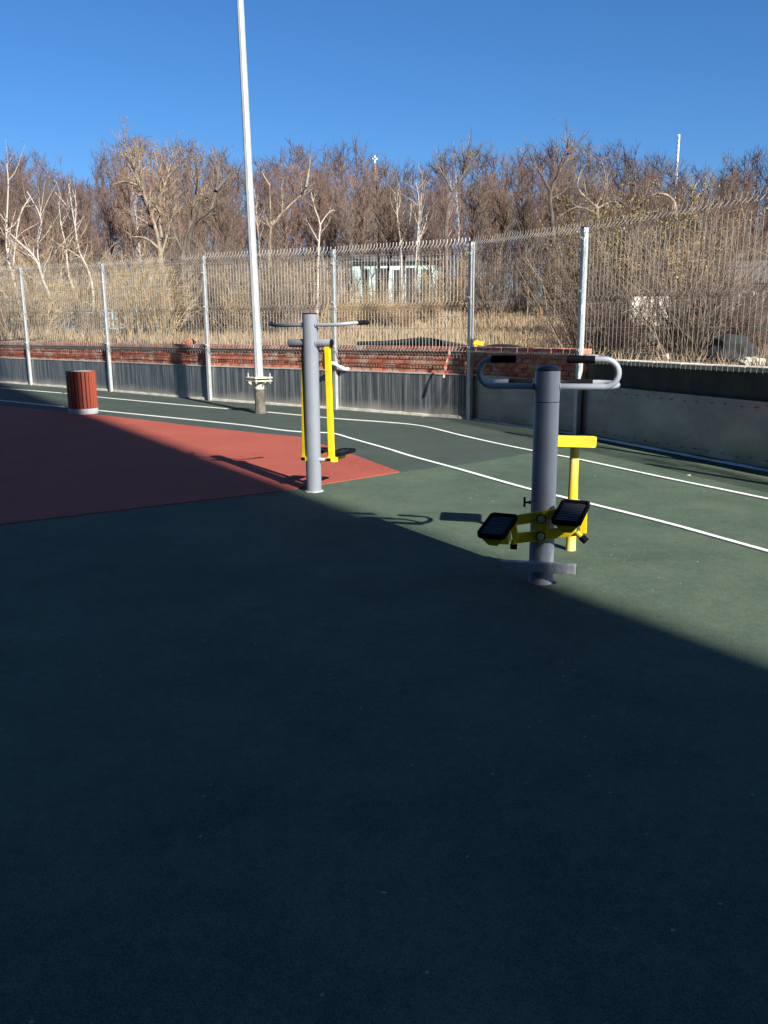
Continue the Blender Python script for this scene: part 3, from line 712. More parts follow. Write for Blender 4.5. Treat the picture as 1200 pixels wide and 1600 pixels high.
m.tube(smooth_path(P, 3), [.03, .045, .05, .045, .05, .04, .055, .06, .055, .05, .05, .045, .03], 8, sq=.7); tag(m.build('plastic_rag', M_white, smooth=True), 'twisted white plastic rag tied round a fence post above the kick sheet', 'rag')
m = MB(); P = [at(x, y, 14.42) for x, y in ((702, 545), (701, 556), (697, 567), (695, 578), (693, 590))]
for k, q in enumerate(P):
    r_ = .017+.005*sin(k*2.3); m.v += [(q.x-r_, q.y-.07+.01*(k % 2), q.z), (q.x+r_, q.y-.07-.01*(k % 2), q.z)]
m.f = [(2*k, 2*k+1, 2*k+3, 2*k+2) for k in range(4)]
def stripe_mat():
    mm = mat('barrier_tape', (.55, .05, .03), .5); t = mm.node_tree; N = t.nodes; L = t.links
    tc = N.new('ShaderNodeTexCoord'); wv_ = N.new('ShaderNodeTexWave'); wv_.inputs['Scale'].default_value = 4; wv_.bands_direction = 'DIAGONAL'; L.new(tc.outputs['Object'], wv_.inputs[0])
    r = N.new('ShaderNodeValToRGB'); L.new(wv_.outputs[1], r.inputs[0]); r.color_ramp.interpolation = 'CONSTANT'; r.color_ramp.elements[0].color = (.33, .06, .04, 1); r.color_ramp.elements[1].position = .6; r.color_ramp.elements[1].color = (.34, .26, .23, 1)
    L.new(r.outputs[0], N['Principled BSDF'].inputs['Base Color']); return mm
tp = m.build('barrier_tape', stripe_mat()); s_ = tp.modifiers.new('thick', 'SOLIDIFY'); s_.thickness = .003
tag(tp, 'red and white barrier tape hanging down the brick wall from the mesh', 'tape')
p = G(1076, 743); crumple('pebble', 'pale stone lying by the outer white line near the right edge', 'stone', p, (.022, .016, .012), M_litter, 8, 2)
p = G(660, 651.5); crumple('clod', 'small dark clod lying at the foot of the zinc sheet', 'clod', p, (.045, .03, .025), M_stump, 9, 2)
# dry leaf near the camera
def leafmesh(s):
    m = MB(); m.v = [(0, -.5*s, .1*s), (.16*s, -.15*s, .02*s), (.12*s, .25*s, .12*s), (0, .5*s, .02*s), (-.14*s, .2*s, .14*s), (-.16*s, -.2*s, .04*s), (0, 0, .0)]
    m.f = [(6, 0, 1), (6, 1, 2), (6, 2, 3), (6, 3, 4), (6, 4, 5), (6, 5, 0)]; return m
o = leafmesh(.045).build('dry_leaf', M_leafo, loc=G(321, 1002)+Vector((0, 0, .003))); o.rotation_euler = (0, .3, -.6); tag(o, 'curled dry yellowish leaf alone on the shaded green floor, left of centre', 'leaf')
lme = leafmesh(.03).mesh('leaf_scrap', M_litter); spots = [(855//1, 0)]
spots = [(104, 652), (158, 634), (572, 652), (566, 697), (556, 730), (518, 742), (636, 741), (470, 850), (644, 1200), (736, 1130), (856, 742), (880, 1060), (1030, 905), (975, 880), (1010, 1000), (703, 652), (770, 668), (800, 820), (820, 960), (240, 620), (72, 948), (735, 780), (745, 776), (770, 785), (955, 870), (1020, 925), (640, 640+28), (820, 700), (1090, 880), (950, 1010), (330, 1230), (1100, 770), (600, 1400), (930, 745)]
for k, (x, y) in enumerate(spots):
    o = link('leaf_scrap', lme, loc=G(x, y)+Vector((0, 0, .010))); o.rotation_euler = (random.uniform(-.2, .2), random.uniform(-.2, .2), random.uniform(0, 6)); sc_ = random.uniform(.5, 1.1) if y < 800 else random.uniform(.3, .6); o.scale = (sc_,)*3
    tag(o, 'tiny pale scrap of leaf or grit scattered on the rubber floor', 'leaf scrap', 'pale scraps scattered over the rubber floor')

# ------------------------------------------------------------------ buildings and posts beyond the fence
M_turq = mat('turquoise_paint', (.34, .50, .49), .8, col2=(.50, .60, .57), scale=2.5, bump=.2)
M_blue = mat('light_blue_paint', (.22, .42, .58), .8, col2=(.33, .5, .6), scale=2, bump=.2)
M_roof = mat('dull_roof', (.10, .085, .08), .9, var=.2, bump=.4)
M_whitew = mat('white_wall', (.62, .58, .50), .9, var=.1)
M_void = mat('dark_opening', (.02, .02, .022), .6)
def house(name, label, c, Wd, Dp, H_, rz, mt, wins, roof_h=1.2, mt2=None):
    t = thing(name, label, 'building', c, rz)
    m = MB(); m.box((0, Dp/2, H_/2-.3), (Wd, Dp, H_+.6)); m.build('wall', mt, t)
    m = MB(); m.prism([(-Dp/2-.3, 0), (Dp/2+.3, 0), (0, roof_h)], -Wd/2-.3, Wd/2+.3, Matrix.Translation((0, Dp/2, H_)) @ Matrix.Rotation(pi/2, 4, 'Z') @ Matrix.Rotation(pi/2, 4, 'X')); m.build('roof', M_roof, t)
    for (x, z, ww, wh) in wins:
        m = MB(); m.box((x, -.02, z), (ww+.14, .06, wh+.14)); f = m.build('window', mt2 or M_frame, t)
        m = MB(); m.box((x, -.045, z), (ww, .03, wh)); m.build('pane', M_void, f)
    return t
Yh = 50; c = at(612, 482, Yh)
house('turquoise_house', 'small turquoise house half hidden by bare trees behind the middle of the fence', (c.x, c.y, c.z), 5.0, 4, 2.6, radians(-6), M_turq, [(-1.45, 1.2, .30, 2.0), (-.55, 1.2, .75, 2.1), (.35, 1.2, .42, 1.9), (1.15, 1.2, .62, 2.1), (1.95, 1.4, .5, 1.5)], .6, M_turq)
c = at(1190, 492, 25)
house('blue_house', 'light blue house seen through brush at the right edge of the photo', (c.x+.6, c.y, c.z-.1), 2.7, 2, 1.0, radians(-15), M_blue, [(-1.0, .5, .34, .5), (-.35, .5, .34, .5)], .7)
c = at(1014, 500, 19.5); t = thing('white_shed', 'small whitewashed shed wall among bushes right of the last fence post', 'shed', (c.x, c.y, c.z+.16), radians(-10)); t.scale = (.64,)*3
m = MB(); m.box((0, .6, -.75), (1.2, 1.1, .7)); m.build('plinth', M_stump, t); m = MB(); m.box((0, .6, .1), (1.25, 1.2, 1.1)); m.build('wall', M_whitew, t); m = MB(); m.box((0, .58, .69), (1.4, 1.4, .06)); m.build('roof', M_roof, t)
m = MB(); m.box((0, -.01, .1), (.05, .03, 1.0)); m.build('door_batten', M_roof, t)
# low blue railings of small plots
def railing(px, py, Y, n, label, mt, rz=0, h=.9):
    c = at(px, py, Y); t = thing('plot_railing', label, 'railing', (c.x, c.y, hz(c.x, c.y)-.03), rz)
    for k in range(n+1):
        m = MB(); m.box((k*1.3-n*.65, 0, h/2), (.05, .05, h)); m.build('post', mt, t)
    m = MB()
    for z in (.25, h-.12): m.box((0, 0, z), (n*1.3, .025, .03))
    m.build('rail', mt, t)
    m = MB()
    for k in range(int(n*1.3/.13)): m.box((-n*.65+.06+k*.13, 0, h/2+.03), (.02, .02, h-.3))
    m.build('bars', mt, t, kind='stuff')
railing(130, 510, 29, 2, 'low pale blue plot railing behind the leaning birches at far left', M_blue, .3)
railing(215, 508, 31, 2, 'low turquoise plot railing left of the thick dark trunk', M_turq, -.2)
railing(25, 480, 36, 3, 'low grey-blue railing at the far left edge behind birches', M_turq, .2, 1.3)
for px, Y, h, lab, mt in ((48, 28, 1.0, 'short pale wooden post beside the far left fence post', M_pale), (193, 28, 1.15, 'short pale wooden post left of its twin by the small turquoise railing', M_pale), (211, 28, 1.15, 'short pale wooden post right of its twin by the small turquoise railing', M_pale),
                         (865, 36, 1.8, 'thin pale post standing in the dry grass left of the last fence post', M_pale), (823, 36, 1.4, 'thin pale post left of the orange marker in the dry grass', M_pale), (844, 36, .55, 'short orange marker post in the dry grass clearing', mat('orange_paint', (.42, .20, .05), .8))):
    c = at(px, 515, Y); z = hz(c.x, c.y)
    m = MB(); m.tube([(0, 0, -.1), (.02, 0, h)], [.06 if h < 1.3 else .03, .05 if h < 1.3 else .025], 8); tag(m.build('marker_post', mt, loc=(c.x, c.y, z)), lab, 'post')

# small church tower with cross, far behind the wood
c = at(586, 260, 150); t = thing('church_tower', 'slender church tower with brown cupola and white cross above the treetops', 'church', (c.x, c.y, 6))
zc = at(586, 244, 150).z-6; zd = at(586, 271, 150).z-6; zt_ = at(586, 256, 150).z-6
m = MB(); m.lathe([(2.2, 0), (2.2, zd*.55), (1.0, zd*.62), (.62, zd*.64), (.62, zd)], n=8); m.build('wall', mat('grey_tower_plaster', (.20, .17, .15), .9), t)
m = MB(); m.lathe([(.62, zd), (.66, zd+.3), (.5, zd+.9), (.22, zd+1.3), (.1, zt_)], n=16); m.build('cupola', mat('brown_dome', (.22, .11, .07), .5), t, smooth=True)
m = MB(); m.box((0, 0, (zt_+zc)/2+.1), (.26, .2, zc-zt_)); m.box((0, 0, zc-.42), (.86, .2, .26)); m.build('cross', M_white, t)
# lattice mast
c = at(1059, 240, 220); t = thing('lattice_mast', 'thin white lattice antenna mast rising above the trees at right', 'mast', (c.x, c.y, 7))
zt_ = at(1059, 210, 220).z-7
m = MB(); cs = [(.42*cos(a), .42*sin(a)) for a in (.3, .3+2*pi/3, .3+4*pi/3)]; cs = [(x*.6, y*.6) for x, y in cs]
for x, y in cs: m.tube([(x, y, 0), (x, y, zt_)], .09, 6)
m.build('mast_legs', M_white, t)
m = MB(); k = 0
while k*1.1 < zt_-1:
    for j in range(3):
        a, b = cs[j], cs[(j+1) % 3]; m.tube([(a[0], a[1], k*1.1), (b[0], b[1], k*1.1+1.1)], .05, 4, caps=False)
        m.tube([(a[0], a[1], k*1.1), (b[0], b[1], k*1.1)], .05, 4, caps=False)
    k += 1
m.build('bracing', M_white, t, kind='stuff')

# ------------------------------------------------------------------ trees
def rv(rng, s=1.0): return Vector((rng.gauss(0, s), rng.gauss(0, s), rng.gauss(0, s)))
def grow(mb, tw, rng, pts, rad, lev, maxlev, dens, ratio, up, minr=.006):
    """side shoots along a limb, recursively; last level goes to the twig mesh"""
    L_ = sum((pts[i+1]-pts[i]).length for i in range(len(pts)-1))
    n = max(2, int(dens[lev]*L_))
    for k in range(n):
        t = rng.uniform(.22 if lev == 0 else .12, 1.0)*(len(pts)-1); i = min(int(t), len(pts)-2); f = t-i
        p = pts[i].lerp(pts[i+1], f); d = (pts[i+1]-pts[i]).normalized(); r0 = (rad[i]+(rad[i+1]-rad[i])*f)
        frac = t/(len(pts)-1)
        side = rv(rng); side -= d*side.dot(d)
        if side.length < 1e-4: continue
        side.normalize()
        nd = (d*rng.uniform(.45, .9)+side*rng.uniform(.5, .95)+Vector((0, 0, up))).normalized()
        ln = L_*ratio[lev]*((1.15-.7*frac) if lev else (.42+.72*sin(pi*min(1, frac*.80+.20))))*rng.uniform(.55, 1.2)
        if lev >= maxlev-1:
            r = max(minr, min(r0*.5, .012)); q = p+nd*ln*.55; e = q+(nd+rv(rng, .22)+Vector((0, 0, up*.3))).normalized()*ln*.5
            tw.twig(p, q, r, r*.75); tw.twig(q, e, r*.75, r*.4)
            for _ in range(2):
                s2 = p.lerp(q, rng.uniform(.3, 1)); tw.twig(s2, s2+(nd+rv(rng, .5)).normalized()*ln*.4, r*.6, r*.35)
        else:
            ns = 4; q = [p]; c = nd
            for _ in range(ns):
                c = (c+rv(rng, .14)+Vector((0, 0, up*.18))).normalized(); q.append(q[-1]+c*ln/ns)
            rr = min(r0*.62, .05*ln+.008); rs = [rr*(1-.75*j/ns) for j in range(ns+1)]
            (mb if lev == 0 else tw).tube(q, rs, 5 if lev == 0 else 3, caps=False)
            grow(mb, tw, rng, q, rs, lev+1, maxlev, dens, ratio, up, minr)
def tree_meshes(seed, H_, r0, crown_base=.3, lean=(0, 0), up=.35, dens=(3.0, 4.0, 5), ratio=(.30, .42, .5), mt=None, mtw=None, forks=1, wob=.05, minr=.008):
    rng = random.Random(seed); mb, tw = MB(), MB()
    for fk in range(forks):
        ns = 9; pts = [Vector((0, 0, -.25))]; d = Vector((lean[0]+(rng.uniform(-.28, .28) if forks > 1 else 0), lean[1]+(rng.uniform(-.2, .2) if forks > 1 else 0), 1)).normalized()
        for k in range(ns):
            d = (d+rv(rng, wob)+Vector((0, 0, .05))).normalized(); pts.append(pts[-1]+d*(H_*rng.uniform(.9, 1.0)/ns))
        rs = [r0*(1.12-1.02*(k/ns)**.8) for k in range(ns+1)]
        mb.tube(pts, rs, 8)
        i0 = int(crown_base*ns)
        grow(mb, tw, rng, pts[i0:], rs[i0:], 0, 3, dens, ratio, up, minr)
    return mb.mesh('trunk', mt, True), tw.mesh('crown', mtw)
def place_tree(name, meshes, label, loc, rz=0, s=1.0, group=None):
    t = thing(name, label, 'tree', loc, rz, group); link('trunk', meshes[0], t); link('crown', meshes[1], t); t.scale = (s, s, s*random.uniform(.95, 1.06)); return t

WOOD = [tree_meshes(11+k, 11.5, .15, .30, up=.5, dens=(3.6, 5.0, 6), ratio=(.31, .42, .5), mt=M_brown, mtw=(M_twigP, M_twigB, M_twigP, M_twigG, M_twigD)[k % 5], minr=.012) for k in range(5)]
WOOD.append(tree_meshes(31, 11.0, .10, .25, up=.6, dens=(3.2, 3.8, 4.5), ratio=(.22, .42, .5), mt=M_birch, mtw=M_twigP, minr=.011))
def skyline(px): return interp(px, [-60, 0, 60, 105, 150, 178, 200, 330, 385, 430, 470, 560, 600, 650, 700, 745, 800, 860, 905, 950, 1000, 1050, 1110, 1150, 1200, 1260],
                               [236, 244, 238, 254, 278, 240, 222, 226, 256, 244, 228, 230, 252, 262, 240, 232, 240, 222, 220, 224, 238, 256, 262, 240, 240, 238])
rngw = random.Random(5); protos = {}
cnt = 0
for row, (Y, n) in enumerate(((53, 22), (59, 26), (66, 27), (74, 26))):
    for k in range(n):
        px = -70+1340*(k+rngw.uniform(.15, .85))/n; yy = Y+rngw.uniform(-3, 3); q = at(px, 500, yy); z0 = hz(q.x, q.y)
        ztop = at(px, skyline(px)+rngw.uniform(-10, 34)+(12 if row == 0 else 0), yy).z
        ki = rngw.randrange(6) if row < 2 else rngw.randrange(5); sc_ = max(.6, (ztop-z0)/(11.2*1.03))
        birch = ki == 5
        hue = ('purplish-brown', 'light brown', 'purplish-brown', 'grey-brown', 'dark red-brown', 'birch')[ki]; lab = ('slim birch trunk' if birch else 'tall bare '+hue+' tree')+(' at the wood edge, ' if row == 0 else ' deep in the wood, ')+('left of the lamp post' if px < 385 else 'right of the lamp post' if px < 905 else 'beyond the last fence post')
        grp = lab.replace('tree', 'trees').replace('trunk', 'trunks')
        place_tree('birch_tree' if birch else 'bare_tree', WOOD[ki], lab, (q.x, q.y, z0-.1), rngw.uniform(0, 6.28), sc_, grp); cnt += 1
# far wood as one mass
mb = MB(); rngf = random.Random(77)
for k in range(170):
    px = -100+1400*k/170+rngf.uniform(-6, 6); Y = rngf.uniform(86, 100); q = at(px, 480, Y); z0 = hz(q.x, q.y)-.3; zt = at(px, skyline(px)+rngf.uniform(8, 30), Y).z
    p0 = Vector((q.x, q.y, z0)); H_ = zt-z0; top = Vector((q.x+rngf.uniform(-.6, .6), q.y, zt)); mb.tube([p0, p0.lerp(top, .5)+rv(rngf, .15), top], [.16, .1, .02], 4, caps=False)
    for j in range(42):
        f = rngf.uniform(.12, 1); p = p0.lerp(top, f); d = Vector((rngf.gauss(0, 1), rngf.gauss(0, 1), rngf.uniform(.8, 2.2))).normalized(); ln = H_*.26*(1.2-f*.8); e = p+d*ln
        mb.twig(p, e, .03, .015)
        for _ in range(7):
            s2 = p.lerp(e, rngf.uniform(.15, 1)); mb.twig(s2, s2+(d+rv(rngf, .55)).normalized()*ln*.5, .018, .009)
mb.build('far_wood', M_twigD, kind='stuff')

# hero trees: limbs set out from their own outline, at their own distance
def hero(name, label, Y, limbs, r0, mt, mtw, dens=(2.2, 3.5, 5), ratio=(.34, .42, .5), up=.3, seed=1, cat='tree', minr=.008, depth=.25):
    rng = random.Random(seed); q = at(*limbs[0][0], Y); b = Vector((q.x, Y, hz(q.x, Y)-.1)); t = thing(name, label, cat, b)
    mb, tw = MB(), MB()
    for li, lm in enumerate(limbs):
        sdy = rng.uniform(-1, 1)*depth if li else 0; P = []; acc = 0
        for k, (x, y) in enumerate(lm):
            p = at(x, y, Y)
            if li == 0 and k == 0: p = b.copy()
            if k: acc += 1
            P.append(p-b+Vector((0, sdy*acc*1.2, 0)))
        P = smooth_path(P, 3); n = len(P)-1; ra = r0*.9 if li == 0 else r0*(.5 if li < 3 else .38); rb = .012
        rs = [ra+(rb-ra)*(k/n)**.8 for k in range(n+1)]
        mb.tube(P, rs, 8); i0 = n//3 if li == 0 else 0
        grow(mb, tw, rng, P[i0:], rs[i0:], 0, 4, tuple(x*1.45 for x in dens)+(6,), (ratio[0]*1.2, .48, .5, .5), up, minr*1.5)
    mb.build('trunk', mt, t, smooth=True); tw.build('crown', mtw, t); return t
hero('birch_tree', 'leaning white birch at the far left edge of the photo', 29, [[(33, 520), (27, 470), (22, 440), (10, 385), (13, 290), (10, 255)], [(22, 440), (17, 405), (22, 335), (36, 300)]], .075, M_birch, M_twigP, dens=(1.8, 2.8, 4), ratio=(.30, .45, .5), seed=2)
hero('birch_tree', 'crooked birch with two pale stems left of the second fence post', 28, [[(97, 515), (82, 472), (68, 440), (56, 405), (31, 379), (8, 358)], [(92, 505), (74, 460), (60, 425), (52, 386), (56, 340), (31, 295)]], .07, M_birch, M_twigP, dens=(1.8, 2.8, 4), ratio=(.30, .45, .5), seed=3)
hero('birch_tree', 'thin birch leaning left, with trunk broken by dark marks, between first and second fence posts', 30, [[(134, 512), (129, 485), (108, 432), (103, 385), (95, 350), (91, 315)]], .055, M_birch, M_twigP, dens=(1.8, 2.8, 4), ratio=(.30, .45, .5), seed=4)
hero('birch_tree', 'forked slender birch just left of the second fence post', 30, [[(149, 515), (147, 495), (145, 450), (136, 418), (124, 393), (117, 358), (110, 330), (86, 300)], [(120, 370), (116, 330), (113, 290)], [(117, 358), (122, 320), (120, 300)]], .055, M_birch, M_twigP, dens=(1.8, 2.8, 4), ratio=(.30, .45, .5), seed=5)
hero('poplar_tree', 'broad old tree with pale crooked limbs left of the lamp post', 38, [[(256, 505), (253, 440), (250, 390), (241, 350), (217, 281), (203, 240), (196, 222)], [(250, 376), (241, 358), (210, 337), (186, 330)], [(252, 372), (246, 318), (257, 271), (264, 222)], [(217, 290), (195, 284), (178, 290)], [(252, 400), (268, 350), (284, 300)], [(250, 390), (228, 372), (205, 372)], [(244, 330), (228, 310), (212, 305)]], .16, M_pale, M_twigT, dens=(2.8, 3.8, 5), ratio=(.32, .42, .5), seed=6)
hero('willow_tree', 'thick dark trunked tree right behind the fence, left of the lamp post', 31, [[(294, 524), (289, 470), (285, 410), (297, 355), (304, 316), (311, 275), (318, 240)], [(292, 395), (304, 355), (329, 337), (348, 325)], [(325, 338), (337, 300), (341, 255), (348, 235)], [(338, 297), (358, 275), (372, 262)], [(288, 400), (272, 370), (262, 345)]], .19, M_dark, M_twigT, dens=(3.0, 3.8, 5), ratio=(.28, .42, .5), seed=7)
hero('poplar_tree', 'straight pale trunk with snapped top just right of the lamp post', 42, [[(420, 500), (421, 390), (423, 351), (421, 285)], [(424, 352), (447, 325), (470, 302), (491, 281)], [(478, 293), (482, 265), (484, 238)], [(421, 290), (410, 270), (405, 255)]], .15, M_pale, M_twigT, dens=(1.6, 3.0, 4.5), ratio=(.25, .42, .5), seed=8)
hero('birch_tree', 'white forked birch above the air walker machine', 42, [[(495, 500), (498, 383), (500, 351), (491, 323), (486, 300)], [(500, 352), (511, 335), (521, 327)], [(499, 380), (488, 360), (480, 345)], [(499, 366), (512, 352), (518, 340)]], .075, M_birch, M_twigG, dens=(1.8, 2.8, 4), ratio=(.32, .45, .5), seed=9)
hero('bare_tree', 'dark upright tree standing under the church cross', 46, [[(592, 495), (592, 380), (594, 337), (588, 300), (590, 272)], [(594, 345), (575, 315), (568, 290)], [(594, 340), (612, 310), (618, 285)]], .13, M_dark, M_twigB, seed=10)
hero('birch_tree', 'white trunked tree in front of the turquoise house', 44, [[(626, 500), (627, 430), (626, 380), (620, 330), (624, 290)], [(626, 380), (640, 345), (642, 320)]], .08, M_birch, M_twigB, dens=(1.8, 2.8, 4), seed=11, ratio=(.30, .45, .5))
hero('birch_tree', 'second white trunk just right of the one before the turquoise house', 43, [[(650, 500), (648, 440), (652, 380), (655, 320), (650, 285)], [(652, 380), (665, 350), (668, 325)]], .07, M_birch, M_twigB, dens=(1.8, 2.8, 4), seed=12, ratio=(.30, .45, .5))
hero('bare_tree', 'tall thin tree reaching above the wood left of the second tall post', 46, [[(698, 500), (697, 369), (701, 320), (722, 275), (729, 250), (736, 212)], [(706, 300), (690, 257), (697, 226)], [(724, 272), (742, 246), (752, 228)]], .15, M_dark, M_twigT, dens=(2.0, 2.8, 4.2), seed=13)
hero('poplar_tree', 'tallest tree with crooked pale top between the two tall right posts', 46, [[(866, 500), (864, 359), (860, 303), (878, 261), (888, 240), (885, 200)], [(860, 300), (845, 268), (832, 243), (828, 225)], [(888, 240), (904, 222), (918, 208)], [(862, 310), (880, 300), (905, 270)]], .17, M_brown, M_twigT, dens=(2.0, 3.0, 4.2), seed=14)
hero('willow_tree', 'spreading tree with white curved limbs above the last tall post', 40, [[(938, 500), (934, 341), (927, 320), (902, 292), (913, 255)], [(930, 328), (955, 315), (975, 318)], [(932, 335), (905, 322), (878, 335)], [(930, 325), (945, 290), (938, 255)]], .14, M_pale, M_twigG, dens=(2.4, 3.4, 4.6), seed=15)
hero('willow_tree', 'dark stemmed tree with pale arched limb right of the last tall post', 40, [[(992, 500), (986, 345), (984, 322), (993, 299), (992, 278), (1004, 250)], [(984, 326), (965, 312), (940, 318)], [(990, 330), (1012, 300), (1020, 275)]], .13, M_brown, M_twigG, dens=(2.4, 3.4, 4.6), seed=16)
hero('willow_tree', 'yellowish drooping willow below the lattice mast', 40, [[(1066, 500), (1056, 340), (1049, 310), (1030, 302), (1018, 306)], [(1060, 370), (1080, 320), (1092, 303), (1115, 296)], [(1080, 322), (1085, 295), (1100, 275)]], .14, M_pale, M_twigT, dens=(3.0, 4.0, 5), seed=17)

# shrubs and saplings in the strip between the wall and the wood
def shrub_meshes(seed, H_, W_, n, mt, mleaf=None, nl=0, minr=.006, stiff=.6):
    rng = random.Random(seed); tw, lf = MB(), MB()
    for k in range(n):
        a = rng.uniform(0, 2*pi); r = W_*.18*rng.random(); p = Vector((r*cos(a), r*sin(a), -.1)); h = H_*rng.uniform(.5, 1)
        d = Vector((cos(a)*rng.uniform(0, stiff), sin(a)*rng.uniform(0, stiff), 1)).normalized(); ns = 5; pts = [p]
        for j in range(ns):
            d = (d+rv(rng, .10)).normalized(); pts.append(pts[-1]+d*h/ns)
        rs = [.020*(1-.8*j/ns) for j in range(ns+1)]; tw.tube(pts, [max(x, minr) for x in rs], 3, caps=False)
        for j in range(9):
            t = rng.uniform(.2, 1)*ns; i = min(int(t), ns-1); q = pts[i].lerp(pts[i+1], t-i); dd = (d+rv(rng, .5)).normalized(); ln = h*.25*rng.uniform(.4, 1)
            e = q+dd*ln; tw.twig(q, e, minr, minr*.6)
            for _ in range(3):
                s2 = q.lerp(e, rng.random()); tw.twig(s2, s2+(dd+rv(rng, .5)).normalized()*ln*.5, minr*.8, minr*.5)
            for _ in range(nl):
                c = q.lerp(e, rng.random())+rv(rng, .05); s_ = rng.uniform(.013, .030); u_ = rv(rng).normalized()*s_; v_ = rv(rng).normalized()*s_
                o = len(lf.v); lf.v += [tuple(c-u_), tuple(c+v_), tuple(c+u_), tuple(c-v_)]; lf.f.append((o, o+1, o+2, o+3))
    return tw.mesh('stems', mt), (lf.mesh('leaves', mleaf) if nl else None)
SH = [shrub_meshes(51, 3.2, 3, 60, M_twigT), shrub_meshes(52, 3.0, 3, 60, M_twigB), shrub_meshes(53, 3.6, 3, 55, M_twigG), shrub_meshes(54, 2.6, 3, 55, M_twigT, M_leafg, 8),
      shrub_meshes(55, 3.4, 3.4, 75, M_twigB, M_leafo, 12), shrub_meshes(56, 2.0, 2.4, 60, M_twigD, stiff=1.1), shrub_meshes(57, 3.2, 3, 60, M_twigS)]
def shrub(k, px, Y, s, label, group=None, name='bare_shrub', sz=1.0):
    q = at(px, 505, Y); t = thing(name, label, 'shrub', (q.x, q.y, hz(q.x, q.y)-.05), random.uniform(0, 6.28), group)
    link('stems', SH[k][0], t)
    if SH[k][1]: link('leaves', SH[k][1], t)
    t.scale = (s, s, s*sz); return t
def panel(px):
    for lim, nm in ((32, 'left of the first post'), (163, 'between the first and second posts'), (322, 'between the second and third posts'), (522, 'between the third and fourth posts'), (738, 'between the fourth and fifth posts'), (911, 'between the fifth and sixth posts')):
        if px < lim: return nm
    return 'right of the last post'
rs_ = random.Random(21)
for k in range(40):
    px = -40+1290*(k+rs_.random())/40; Y = rs_.uniform(30, 48)
    if 690 < px < 900: Y = rs_.uniform(42, 50)
    kk = rs_.choice((0, 0, 6, 1, 2)) if px < 500 else (rs_.choice((0, 1, 3, 2)) if px < 780 else rs_.choice((1, 1, 2, 5, 5, 0)))
    if 520 < px < 690: Y = rs_.uniform(36, 44); sc_ = .72
    else: sc_ = rs_.uniform(.9, 1.35)
    lab = {0: 'tan', 1: 'brown', 2: 'grey-brown', 3: 'golden-leaved', 5: 'dark red-brown', 6: 'straw-coloured'}[kk]+' thicket shrub seen through the mesh '+panel(px); shrub(kk, px, Y, sc_, lab, lab.replace('shrub', 'shrubs'))
for k in range(16):
    px = -30+500*(k+rs_.random())/16; kd = rs_.choice((0, 6, 6, 2)); lab = {0: 'low tan', 2: 'low grey-brown', 6: 'low straw-coloured'}[kd]+' bush close behind the fence '+panel(px); shrub(kd, px, rs_.uniform(26, 31), rs_.uniform(.55, .9), lab, lab.replace('bush', 'bushes'))
for k in range(8):
    px = 520+170*(k+rs_.random())/8; shrub(3, px, rs_.uniform(30, 40), rs_.uniform(.45, .65), 'low bush with golden dead leaves in front of the turquoise house', 'golden bushes before the turquoise house')
for k in range(18):
    px = 925+290*(k+rs_.random())/18; Yb = rs_.uniform(13.2, 20)
    if 975 < px < 1052 and Yb < 20: Yb = rs_.uniform(20.5, 23)
    kd = rs_.choice((5, 1, 5, 5, 2)); sc_ = rs_.uniform(.5, .9)*(.62 if px > 1135 else 1)
    lab = {5: 'low dark red-brown spreading bush', 1: 'brown upright bush', 2: 'grey-brown upright bush'}[kd]+(' behind the right-hand wall, left of the white shed' if px < 985 else ' behind the right-hand wall, under the white shed' if px < 1052 else ' behind the right-hand wall, right of the white shed')
    shrub(kd, px, Yb, sc_, lab, lab.replace('bush ', 'bushes '))
for k in range(7):
    px = 535+24*k+rs_.uniform(-8, 8); Y = rs_.uniform(43, 48); q = at(px, 500, Y); place_tree('bare_tree', WOOD[(k*2+1) % 6], 'slim bare sapling standing just in front of the turquoise house', (q.x, q.y, hz(q.x, q.y)-.1), k, rs_.uniform(.5, .75), 'saplings in front of the turquoise house')
shrub(4, 990, 24, 1.25, 'tall olive-yellow bush right of the last tall post', name='olive_shrub')
shrub(4, 940, 26, 1.15, 'olive-yellow bush immediately behind the last tall post', name='olive_shrub')
shrub(3, 1050, 23, 1.15, 'tall bush with golden leaves above the white shed', name='golden_shrub')
shrub(1, 1100, 27, 1.45, 'big brown bush before the light blue house', name='bare_shrub')
shrub(5, 880, 17, .5, 'small dark round bush on the clearing left of the last tall post', name='bare_shrub')
hero('dead_tree', 'short dark crooked trunk behind the wall right of the last tall post', 18, [[(958, 562), (955, 520), (950, 480), (938, 470)], [(955, 500), (962, 470), (965, 440)]], .09, M_dark, M_twigB, seed=31, minr=.005, dens=(3, 4, 5), ratio=(.5, .5, .5))
hero('dead_tree', 'leaning bare bush tree with many dark stems against the right wall', 16, [[(1050, 568), (1058, 530), (1070, 500), (1085, 470)], [(1052, 560), (1040, 520), (1035, 490)], [(1052, 560), (1070, 530), (1100, 515)], [(1050, 565), (1048, 520), (1060, 480)]], .05, M_dark, M_twigB, seed=32, minr=.004, dens=(5, 5, 6), ratio=(.4, .5, .5))
hero('dead_tree', 'grey forked small tree right of the white shed', 20, [[(1130, 560), (1128, 500), (1135, 460), (1150, 420)], [(1128, 500), (1110, 460), (1100, 430)], [(1130, 480), (1160, 450), (1180, 440)]], .07, M_brown, M_twigG, seed=33, minr=.005, dens=(3, 4, 5), ratio=(.45, .5, .5))
hero('fallen_branch', 'long pale bent branch leaning across the mesh between the two tall right posts', 24, [[(862, 470), (850, 452), (835, 425), (822, 402)], [(835, 425), (852, 440)]], .018, M_pale, M_twigT, seed=34, dens=(.4, .5, 1), ratio=(.2, .2, .2), cat='branch')

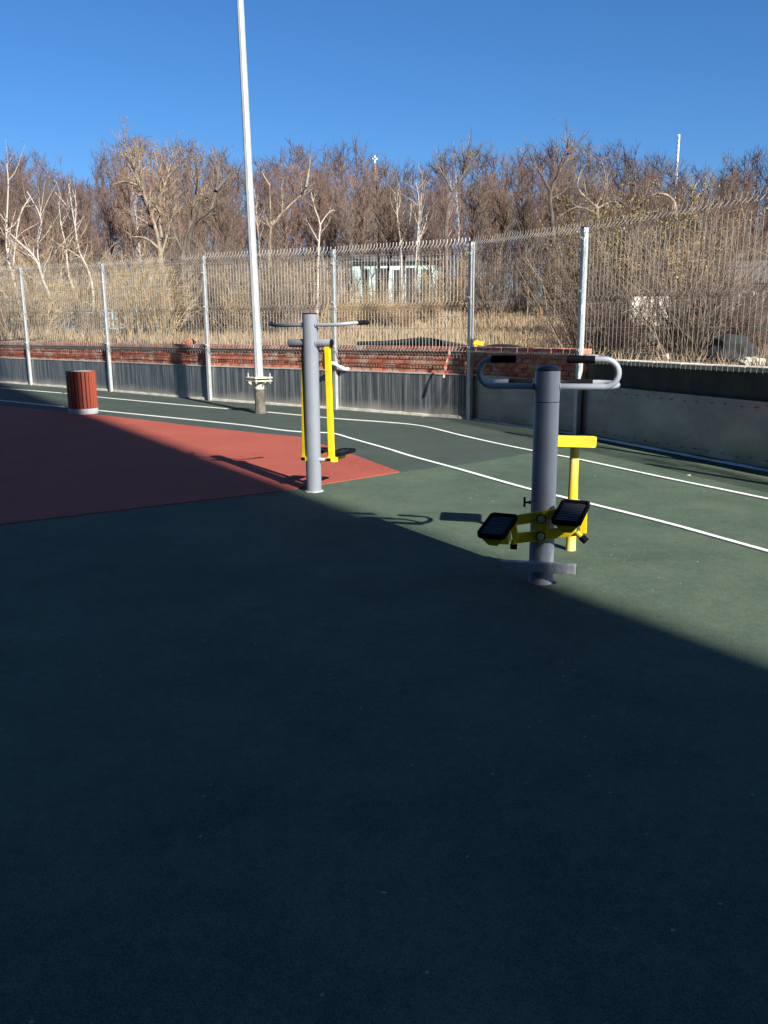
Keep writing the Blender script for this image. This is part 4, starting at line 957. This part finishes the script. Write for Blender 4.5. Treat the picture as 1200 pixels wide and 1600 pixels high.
# black heap added in place of a dark hollow behind the wall, pale rubble beside it
c = at(1142, 566, 12.6); crumple('added_black_heap', 'low black heap standing in for a dark hollow behind the wall at right', 'heap', (c.x, c.y, hz(c.x, c.y)+.1), (.34, .3, .30), M_felt, 12, 3, amp=.25)
for k, (x, y, lab) in enumerate(((1180, 571, 'pale rubble lump nearest the right edge on the wall verge'), (1165, 574, 'pale rubble lump between the added black heap and the rightmost rubble'), (1040, 562, 'small pale rubble lump by the coping at the foot of the dark stems'))):
    c = at(x, y, 11.6 if k < 2 else 13.0); crumple('rubble_lump', lab, 'rubble', (c.x, c.y, hz(c.x, c.y)+.04), (.12-.03*k, .09, .08), M_coping, 20+k, 2, amp=.5)

# dry grass: one mass
rg = random.Random(3); mb = MB()
def wall_out(x, y): 
    best = 1e9; sg = -1
    for i in range(2, 13):
        a, b = FP[i], FP[i+1]; d = b-a; t = max(0, min(1, ((x-a.x)*d.x+(y-a.y)*d.y)/d.length_squared)); qx, qy = a.x+d.x*t, a.y+d.y*t
        ds = hypot(x-qx, y-qy)
        if ds < best: best = ds; sg = 1 if (-(d.y)*(x-qx)+d.x*(y-qy)) > 0 else -1
    return best*sg
nb = 0
while nb < 10000:
    px = rg.uniform(-40, 1240)
    if px > 925 and rg.random() < .8: continue
    Y = 10+42*rg.random()**1.3; q = at(px, 515, Y)
    if wall_out(q.x, q.y) < .6: continue
    z = hz(q.x, q.y); big = .9 if px < 480 else .7
    for _ in range(4):
        h = rg.uniform(.12, .42)*big*(.7+Y/60); a = rg.uniform(0, 6.28); lx, ly = rg.gauss(0, .3)*h, rg.gauss(0, .3)*h; w_ = .006+.0005*Y
        bx, by = q.x+rg.gauss(0, .12), q.y+rg.gauss(0, .12); o = len(mb.v)
        mb.v += [(bx-cos(a)*w_, by-sin(a)*w_, z-.02), (bx+cos(a)*w_, by+sin(a)*w_, z-.02), (bx+lx, by+ly, z+h)]; mb.f.append((o, o+1, o+2)); 
    nb += 1
tag(mb.build('dry_grass', M_straw, kind='stuff'), 'dry straw-coloured grass on the ground beyond the wall', 'grass')
